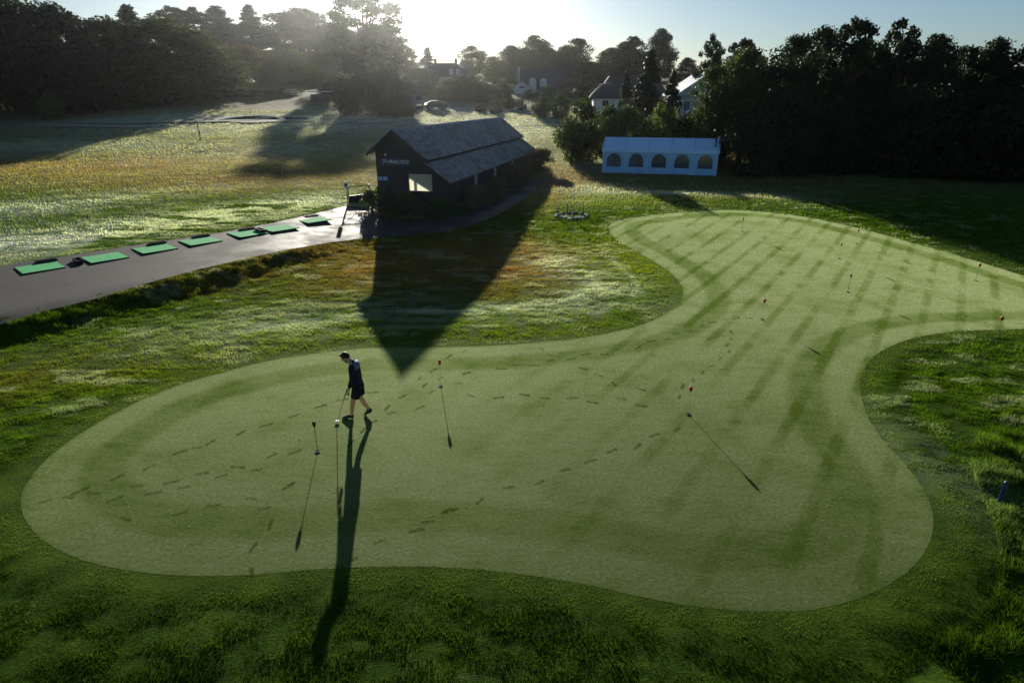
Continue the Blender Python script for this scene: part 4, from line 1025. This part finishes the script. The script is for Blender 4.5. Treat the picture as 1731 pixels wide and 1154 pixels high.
MB().box((x, -1.53, ze2 + .25), (1.1, .05, .35)).build('gable_vent', M_TILE, wg)
cz = topz(876, 113, d) - b.z; MB().tube((width_m(915, 877, d), 1, ze2), (width_m(915, 877, d), 1, cz), .22, n=10).build('chimney', M_PALER, h)
for px in (930, 908, 945): window(h, width_m(915, px, d), z_e - 1.9, 1.1, 1.5)
MB().box((width_m(915, 921, d), -.05, z_e - 1.6), (1.0, .08, 2.4)).build('door', M_BLUESIGN, h)
# thatched cottage
d = 112; b = base_at(1035, d); W = width_m(1000, 1076, d); z_e = topz(1035, 164, d) - b.z; z_r = topz(1035, 126, d) - b.z
h = empty('thatched_cottage', b, -.08); tag(h, 'white cottage with hipped dark thatched roof and one small window', 'house')
wx0, wx1 = width_m(1035, 1004, d), width_m(1035, 1053, d)
wl = MB().box(((wx0 + wx1) / 2, 3.5, z_e / 2 - 1), (wx1 - wx0, 7, z_e + 2)).build('wall', M_WALL, h)
window(wl, width_m(1035, 1024, d), z_e - 1.5, 1.1, 1.0, 0, False, M_CUP)
rb = MB(); e0 = [(wx0 - .6, -.7, z_e - .25), (wx1 + .6, -.7, z_e - .25), (wx1 + .6, 7.7, z_e - .25), (wx0 - .6, 7.7, z_e - .25)]
rm_ = (wx0 + wx1) / 2; zq = z_e + (z_r - z_e) * .62
top_ = [(rm_ - 1.1, 2.6, zq), (rm_ + 1.1, 2.6, zq), (rm_ + .9, 6.0, zq + .1), (rm_ - .9, 6.0, zq + .1)]
A_ = [rb.b.verts.new(p) for p in e0]; B_ = [rb.b.verts.new((p[0], p[1], p[2] + .35)) for p in e0]; C_ = [rb.b.verts.new(p) for p in top_]
for i in range(4):
    j = (i + 1) % 4; rb.b.faces.new((A_[i], A_[j], B_[j], B_[i])); rb.b.faces.new((B_[i], B_[j], C_[j], C_[i]))
rb.b.faces.new(C_); rb.b.faces.new(A_[::-1]); bmesh.ops.bevel(rb.b, geom=list(rb.b.edges), offset=.22, segments=3, affect='EDGES')
tr_ = rb.build('thatch_roof', M_THATCH, h, smooth=True)
MB().prism([(wx0 + .5, 7.0, z_e), (rm_ + .5, 7.0, z_r), (wx1 + 6.5, 7.0, z_r), (wx1 + 8.5, 7.0, z_e)], (0, 5, 0)).build('main_roof', M_THATCH, h)
MB().box((wx1 + 2.2, 10, z_e / 2 - 1), (8.5, 4, z_e + 2)).build('rear_wing', M_WALL, h)
# white gabled house beside the wood
d = 92; b = base_at(1185, d); x0 = width_m(1185, 1146, d); x1 = width_m(1185, 1240, d); z_e = topz(1146, 160, d) - b.z; z_r = topz(1190, 126, d) - b.z
h = empty('gabled_house', b, 0); tag(h, 'house with a pale sloping roof half hidden by the maple', 'house')
xm = width_m(1185, 1194, d)
MB().prism([(x0 + .3, 0, -1), (x1, 0, -1), (x1, 0, z_e), (xm, 0, z_r - .2), (x0 + .3, 0, z_e)], (0, 8, 0)).build('wall', M_WALL, h)
for sx, xe in ((-1, x0 - .3), (1, x1 + .6)): MB().prism([(xm, -.6, z_r), (xe, -.6, z_e - .2), (xe, -.6, z_e + .05), (xm, -.6, z_r + .25)], (0, 9, 0)).build('roof', M_PALER, h)
# dormer-like slope facing the fairway
MB().prism([(x0 - .3, -.5, z_e - .1), (xm, -.5, z_r), (xm, -.2, z_r), (xm, -.2, z_e - .1)], (0, -.06, 0)).build('gable_cladding', M_PALER, h)
window(h, x0 + 1.3, z_e - 2.2, .9, 1.4)

# ------------------------------------------------------------------ shelter, vehicles and fence far off
M_GREENP = simple('dark_green_paint', (.015, .035, .022), .5, .4, .2, 4)
q = base_at(540, 136); o = empty('range_shelter', q); tag(o, 'dark green shelter with a flat white roof under the trees', 'shelter')
W = width_m(528, 558, 136); zt = topz(540, 158, 136) - q.z
MB().box((0, 1.2, zt / 2 - .2), (W, 2.4, zt)).build('body', M_GREENP, o); MB().box((0, 1.2, zt + .33), (W + .8, 3.2, .16), bevel=.03).build('roof', M_WHITE, o)
MB().box((-W * .2, -.02, zt * .38), (.9, .05, zt * .7)).build('door', M_BOARD2, o)
M_CAR = simple('dark_car_paint', (.03, .033, .04), .3, .6, .1, 2); M_VAN = simple('grey_van_paint', (.16, .17, .19), .3, .6, .08, 2)
def vehicle(name, px, d, L, hgt, box, label, cat, mat, rz):
    q = base_at(px, d); o = empty(name, q, rz); tag(o, label, cat)
    if box: prof = [(-L / 2, .35), (L / 2 - .05, .35), (L / 2, .9), (L / 2 - .5, 1.1), (L / 2 - 1.1, hgt - .15), (L / 2 - 1.4, hgt), (-L / 2 + .1, hgt), (-L / 2, hgt - .2)]
    else: prof = [(-L / 2, .3), (L / 2, .3), (L / 2, .75), (L / 2 - .9, .92), (L / 2 - 1.7, hgt), (-L / 2 + 1.1, hgt), (-L / 2 + .4, .95), (-L / 2, .85)]
    bd = MB().prism([(x, -.9, z) for x, z in prof], (0, 1.8, 0)); bmesh.ops.bevel(bd.b, geom=list(bd.b.edges), offset=.07, segments=2, affect='EDGES'); bd.build('body', mat, o)
    for sx in (-L / 2 + .8, L / 2 - .8):
        for sy in (-.86, .86):
            t = MB().tube((sx, sy - .1, .32), (sx, sy + .1, .32), .32, n=14).build('wheel', M_RUB, o); MB().tube((sx, sy - .115, .32), (sx, sy + .115, .32), .17, n=10).build('rim', M_STEEL, t)
    z0, z1 = (.98, hgt - .22) if not box else (1.1, hgt - .25)
    for sy in (-.915, .915):
        MB().prism([(L / 2 - 1.75 if not box else L / 2 - 1.2, sy, z0), (L / 2 - 1.9 if not box else L / 2 - 1.5, sy, z1), (-L / 2 + 1.2, sy, z1), (-L / 2 + .9, sy, z0)], (0, .012 if sy > 0 else -.012, 0)).build('side_window', M_GLASS, o)
    for sy in (-.6, .6):
        MB().box((L / 2 + .01, sy, .68), (.04, .3, .16)).build('headlight', M_WHITE, o); MB().box((-L / 2 - .01, sy, .72), (.04, .24, .18)).build('tail_light', M_RED, o)
vehicle('parked_van', 701, 126, 4.6, 2.1, True, 'grey van with sun-rimmed roof parked beside the evergreens', 'van', M_VAN, 1.2)
vehicle('parked_car', 737, 119, 4.2, 1.42, False, 'dark car with sun-rimmed roof in front of the box ball', 'car', M_CAR, .25)
def fence(pts, label, hgt):
    P = [at(*p) for p in pts]; o = empty('wire_fence', P[0]); tag(o, label, 'fence'); O = P[0]
    pos = []
    for a, b_ in zip(P[:-1], P[1:]):
        n = max(2, int((b_ - a).length / 2.2))
        pos += [a.lerp(b_, i / n) for i in range(n)]
    pos.append(P[-1])
    for p in pos:
        z = float(surface(p.x, p.y)); r_ = p - O; MB().tube((r_.x, r_.y, z - O.z - .2), (r_.x, r_.y, z - O.z + hgt), .05, n=6).build('post', M_BOARD2, o)
    for k_ in (.3, .6, .95):
        for a, b_ in zip(pos[:-1], pos[1:]):
            za, zb = float(surface(a.x, a.y)), float(surface(b_.x, b_.y))
            MB().tube((a.x - O.x, a.y - O.y, za - O.z + hgt * k_), (b_.x - O.x, b_.y - O.y, zb - O.z + hgt * k_), .018, n=4).build('rail', M_BOARD2, o)
fence([(878, 181), (905, 190), (925, 199), (942, 207)], 'dark post and rail fence between frosted lawn and garden shrubs', 1.15)

# ------------------------------------------------------------------ golfer
M_SKIN = simple('skin', (.52, .27, .17), .5, .4, .08, 20); M_TOP = simple('navy_top', (.012, .016, .034), .8, .2, .2, 30, bump=.3)
M_SHORT = simple('black_shorts', (.010, .011, .016), .8, .2, .2, 30); M_HAIR = simple('dark_hair', (.014, .010, .008), .6, .3, .3, 60)
M_SHOE = simple('black_shoes', (.010, .010, .011), .5, .4, .2, 20); M_YOKE = simple('grey_blue_yoke', (.10, .14, .22), .7, .3, .15, 30); M_CLUB = simple('white_club_head', (.75, .75, .75), .35, .5, .05, 10)
pc = at(603, 704)
man = empty('person', pc + Vector((0, 0, -.022)), 0); tag(man, 'person in navy top, black shorts and black shoes walking with head bowed, holding a putter', 'person')
def skin(name, nodes, edges, mat, root, lvl=2, parent=man):
    """one continuous surface grown over a skeleton: nodes = name: (x, y, z, rx, ry)"""
    keys = list(nodes); me = bpy.data.meshes.new(name)
    me.from_pydata([nodes[k][:3] for k in keys], [(keys.index(a), keys.index(b)) for a, b in edges], [])
    o = link(name, me, None, parent); m = o.modifiers.new('skin', 'SKIN'); m.use_smooth_shade = True; m.branch_smoothing = .3
    for i, k in enumerate(keys):
        v = me.skin_vertices[0].data[i]; v.radius = nodes[k][3:5]; v.use_root = (k == root)
    s_ = o.modifiers.new('sub', 'SUBSURF'); s_.levels = s_.render_levels = lvl
    dg = bpy.context.evaluated_depsgraph_get(); dg.update(); m2 = bpy.data.meshes.new_from_object(o.evaluated_get(dg)); o.modifiers.clear(); o.data = m2; bpy.data.meshes.remove(me)
    m2.materials.clear(); m2.materials.append(mat)
    for p in m2.polygons: p.use_smooth = True
    return o
def chain(*k): return list(zip(k[:-1], k[1:]))
B = {'pelvis': (.10, 0, .93, .15, .13), 'waist': (.09, 0, 1.08, .14, .115), 'chest': (.07, 0, 1.30, .165, .125), 'upper': (.045, 0, 1.44, .14, .105), 'neck': (-.02, 0, 1.525, .062, .062), 'skull0': (-.075, 0, 1.575, .085, .085), 'skull': (-.12, 0, 1.635, .098, .088), 'crown': (-.15, 0, 1.685, .07, .07),
     'hipL': (.10, -.09, .86, .098, .10), 'kneeL': (-.03, -.09, .50, .066, .066), 'calfL': (-.055, -.09, .36, .062, .062), 'ankL': (-.10, -.09, .10, .042, .042), 'toeL': (-.30, -.10, .045, .04, .04),
     'hipR': (.10, .09, .86, .098, .10), 'kneeR': (.12, .09, .50, .066, .066), 'calfR': (.19, .09, .37, .062, .062), 'ankR': (.32, .09, .17, .042, .042), 'toeR': (.19, .09, .05, .04, .04),
     'shL': (.05, -.17, 1.43, .078, .078), 'elbL': (.045, -.225, 1.15, .05, .05), 'wrL': (-.06, -.20, .90, .031, .031), 'palmL': (-.085, -.195, .83, .036, .026),
     'shR': (.05, .17, 1.43, .078, .078), 'elbR': (.06, .22, 1.15, .05, .05), 'wrR': (-.02, .20, .91, .031, .031), 'palmR': (-.04, .195, .84, .036, .026)}
ED = chain('pelvis', 'waist', 'chest', 'upper', 'neck', 'skull0', 'skull', 'crown') + chain('pelvis', 'hipL', 'kneeL', 'calfL', 'ankL', 'toeL') + chain('pelvis', 'hipR', 'kneeR', 'calfR', 'ankR', 'toeR') + chain('upper', 'shL', 'elbL', 'wrL', 'palmL') + chain('upper', 'shR', 'elbR', 'wrR', 'palmR')
body = skin('body', B, ED, M_SKIN, 'pelvis')
def hand(side, px_, py_, pz, grip):
    s = -1 if side == 'L' else 1; nd = {'w': (px_ + .012, py_, pz + .05, .03, .022), 'p': (px_, py_, pz, .036, .02)}; ed = [('w', 'p')]
    for i, (off, ln) in enumerate(((-.030, .072), (-.010, .080), (.010, .075), (.029, .058))):
        a, b_, c_ = f'a{i}', f'b{i}', f'c{i}'; cu = .75 if grip else .35
        nd[a] = (px_ + off * .9, py_ + s * .004, pz - .042, .0100, .0095); nd[b_] = (px_ + off * .9 - .004, py_ - s * .012 * cu, pz - .042 - ln * .5, .0095, .009); nd[c_] = (px_ + off * .9 - .01, py_ - s * .045 * cu, pz - .042 - ln * (.75 if grip else .95), .0085, .008); ed += [('p', a), (a, b_), (b_, c_)]
    nd['t0'] = (px_ - .040, py_ - s * .008, pz + .004, .012, .011); nd['t1'] = (px_ - .058, py_ - s * .018, pz - .030, .0105, .0095); nd['t2'] = (px_ - .056, py_ - s * .026, pz - .062, .009, .008); ed += [('p', 't0'), ('t0', 't1'), ('t1', 't2')]
    return skin('hand', nd, ed, M_SKIN, 'p', 1)
hand('L', -.095, -.195, .79, True); hand('R', -.045, .195, .80, False)
def loft(mb, rings, n=16, cap=True):
    """a tapered sleeve of cloth through elliptical rings (centre, rx, ry, axis)"""
    R_ = []
    for i, (c, rx, ry) in enumerate(rings):
        a = Vector(rings[max(i - 1, 0)][0]); b_ = Vector(rings[min(i + 1, len(rings) - 1)][0]); ax_ = (b_ - a).normalized()
        e1 = Vector((1, 0, 0)) - ax_ * ax_.x; e1.normalize(); e2 = ax_.cross(e1)
        R_.append([mb.b.verts.new(Vector(c) + e1 * rx * math.cos(2 * math.pi * k_ / n) * (1 + .03 * math.sin(5 * k_ + 3 * i)) + e2 * ry * math.sin(2 * math.pi * k_ / n) * (1 + .03 * math.cos(4 * k_ + 2 * i))) for k_ in range(n)])
    for r0, r1 in zip(R_[:-1], R_[1:]):
        for k_ in range(n): mb.b.faces.new((r0[k_], r0[(k_ + 1) % n], r1[(k_ + 1) % n], r1[k_]))
    if cap: mb.b.faces.new(R_[0]); mb.b.faces.new(R_[-1])
    return mb
tb = MB(); loft(tb, [((.105, 0, .82), .150, .185), ((.105, 0, .90), .145, .18), ((.095, 0, 1.02), .132, .17), ((.085, 0, 1.15), .130, .175), ((.075, 0, 1.28), .135, .19), ((.06, 0, 1.38), .130, .195), ((.045, 0, 1.455), .105, .165), ((.015, 0, 1.50), .08, .10), ((-.01, 0, 1.53), .068, .07)])
for s_, e_, c_ in ((-1, (.045, -.235, 1.15), (-.05, -.205, .925)), (1, (.065, .232, 1.15), (-.012, .205, .935))):
    loft(tb, [((.05, s_ * .13, 1.455), .075, .06), ((.052, s_ * .19, 1.415), .085, .075), ((.05, s_ * .215, 1.32), .075, .068), (e_, .064, .060), (tuple((Vector(e_) + Vector(c_)) / 2), .054, .050), (c_, .044, .042)], 12)
top = tb.build('top', M_TOP, man, smooth=True)
yk = MB().ball((.10, 0, 1.42), .14, 16, 10, (.72, 1.45, .82), Matrix.Rotation(-.35, 4, 'Y')).build('yoke', M_YOKE, top, smooth=True)
sb = MB(); loft(sb, [((.105, 0, .98), .135, .172), ((.108, 0, .88), .150, .188), ((.105, 0, .80), .145, .185)])
for s_, k_ in ((-1, (.035, -.098, .60)), (1, (.12, .098, .60))):
    loft(sb, [((.105, s_ * .085, .84), .135, .098), (tuple(Vector((.105, s_ * .09, .80)).lerp(Vector(k_), .4)), .125, .104), (k_, .112, .106)], 14)
sb.build('shorts', M_SHORT, man, smooth=True)
rotL = Matrix()
def shoe(ank, toe, name='shoe'):
    a = Vector(ank); t = Vector(toe); d_ = (t - a); heel = a - Vector((d_.x, 0, 0)).normalized() * .055
    hz = Vector((heel.x, heel.y, heel.z - .055 if ank[2] < .12 else heel.z - .05))
    nd = {'k': (a.x, a.y, a.z + .07, .050, .050), 'a': (a.x, a.y, a.z, .056, .054), 'h': (hz.x, hz.y, hz.z, .044, .046), 'm': (*((a * .45 + t * .55)), .050, .048), 't': (t.x, t.y, t.z, .046, .036), 'e': (t.x + d_.x * .18, t.y, t.z, .034, .028)}
    return skin(name, nd, [('k', 'a'), ('a', 'h'), ('a', 'm'), ('m', 't'), ('t', 'e')], M_SHOE, 'a')
shoe(B['ankL'][:3], B['toeL'][:3]); shoe(B['ankR'][:3], B['toeR'][:3])
hm = Matrix.Rotation(.75, 4, 'Y')                   # head bowed forward and down
HC = Vector((-.125, 0, 1.625))
head = MB().ball(HC, .10, 18, 12, (1.0, .82, 1.15), Matrix.Rotation(-.75, 4, 'Y'))
fd = Vector((-math.cos(.75), 0, -math.sin(.75))); ud = Vector((-math.sin(.75), 0, math.cos(.75)))
P_ = lambda f, s, u: HC + fd * f + Vector((0, s, 0)) + ud * u
head.tube(P_(.085, 0, .02), P_(.118, 0, -.022), .008, .016, 8)          # nose
head.ball(P_(.055, 0, -.085), .045, 10, 7, (1, 1.1, .8))                 # chin
for s in (-1, 1): head.ball(P_(-.005, s * .084, -.005), .026, 8, 6, (.8, .35, 1.2))   # ears
hd = head.build('head', M_SKIN, man, smooth=True)
hr = MB().ball(P_(-.018, 0, .022), .106, 18, 12, (1.0, .86, 1.08), Matrix.Rotation(-.75, 4, 'Y'))
bmesh.ops.delete(hr.b, geom=[v for v in hr.b.verts if ((v.co - HC).dot(fd) > .045 and (v.co - HC).dot(ud) < .055) or (v.co - HC).dot(ud) < -.075], context='VERTS')
hr.ball(P_(.035, 0, .098), .05, 10, 7, (1.1, 1.3, .6)); hr.build('hair', M_HAIR, hd, smooth=True)
bd = MB().ball(P_(.05, 0, -.088), .05, 12, 8, (1.05, 1.3, .85)); bd.build('beard', M_HAIR, hd, smooth=True)
for s in (-1, 1): MB().ball(P_(.084, s * .032, .015), .011, 8, 6).build('eye', M_HAIR, hd, smooth=True); MB().box(P_(.088, s * .032, .036), (.012, .04, .01)).build('eyebrow', M_HAIR, hd)
MB().box(P_(.094, 0, -.052), (.012, .04, .008)).build('mouth', M_MAROON, hd)
pt = empty('putter', pc + Vector((-.40, -.30, .018))); tag(pt, 'putter with white mallet head held by the walking person', 'golf club')
gp = Vector((-.10 + .40, -.195 + .30, .86)); hp = Vector((0, 0, .03))
MB().tube(hp, gp.lerp(hp, .28), .007, .008, 6).build('shaft', M_STEEL, pt); MB().tube(gp.lerp(hp, .28), gp, .013, .015, 8).build('grip', M_RUB, pt)
MB().box((0, 0, .022), (.10, .075, .032), bevel=.01).build('club_head', M_CLUB, pt)

# ------------------------------------------------------------------ morning haze
k = N('morning_haze'); pv = k.n('VolumePrincipled', {'Color': (.92, .95, 1, 1), 'Density': .00007, 'Anisotropy': .9, 'Emission Strength': 0.0})
k.t.links.new(pv.outputs[0], k.out.inputs[1])
tag(MB().box((0, 307.5, 30), (860, 685, 66)).build('haze', k.m), 'thin morning haze lit by the low sun', 'haze', kind='stuff')
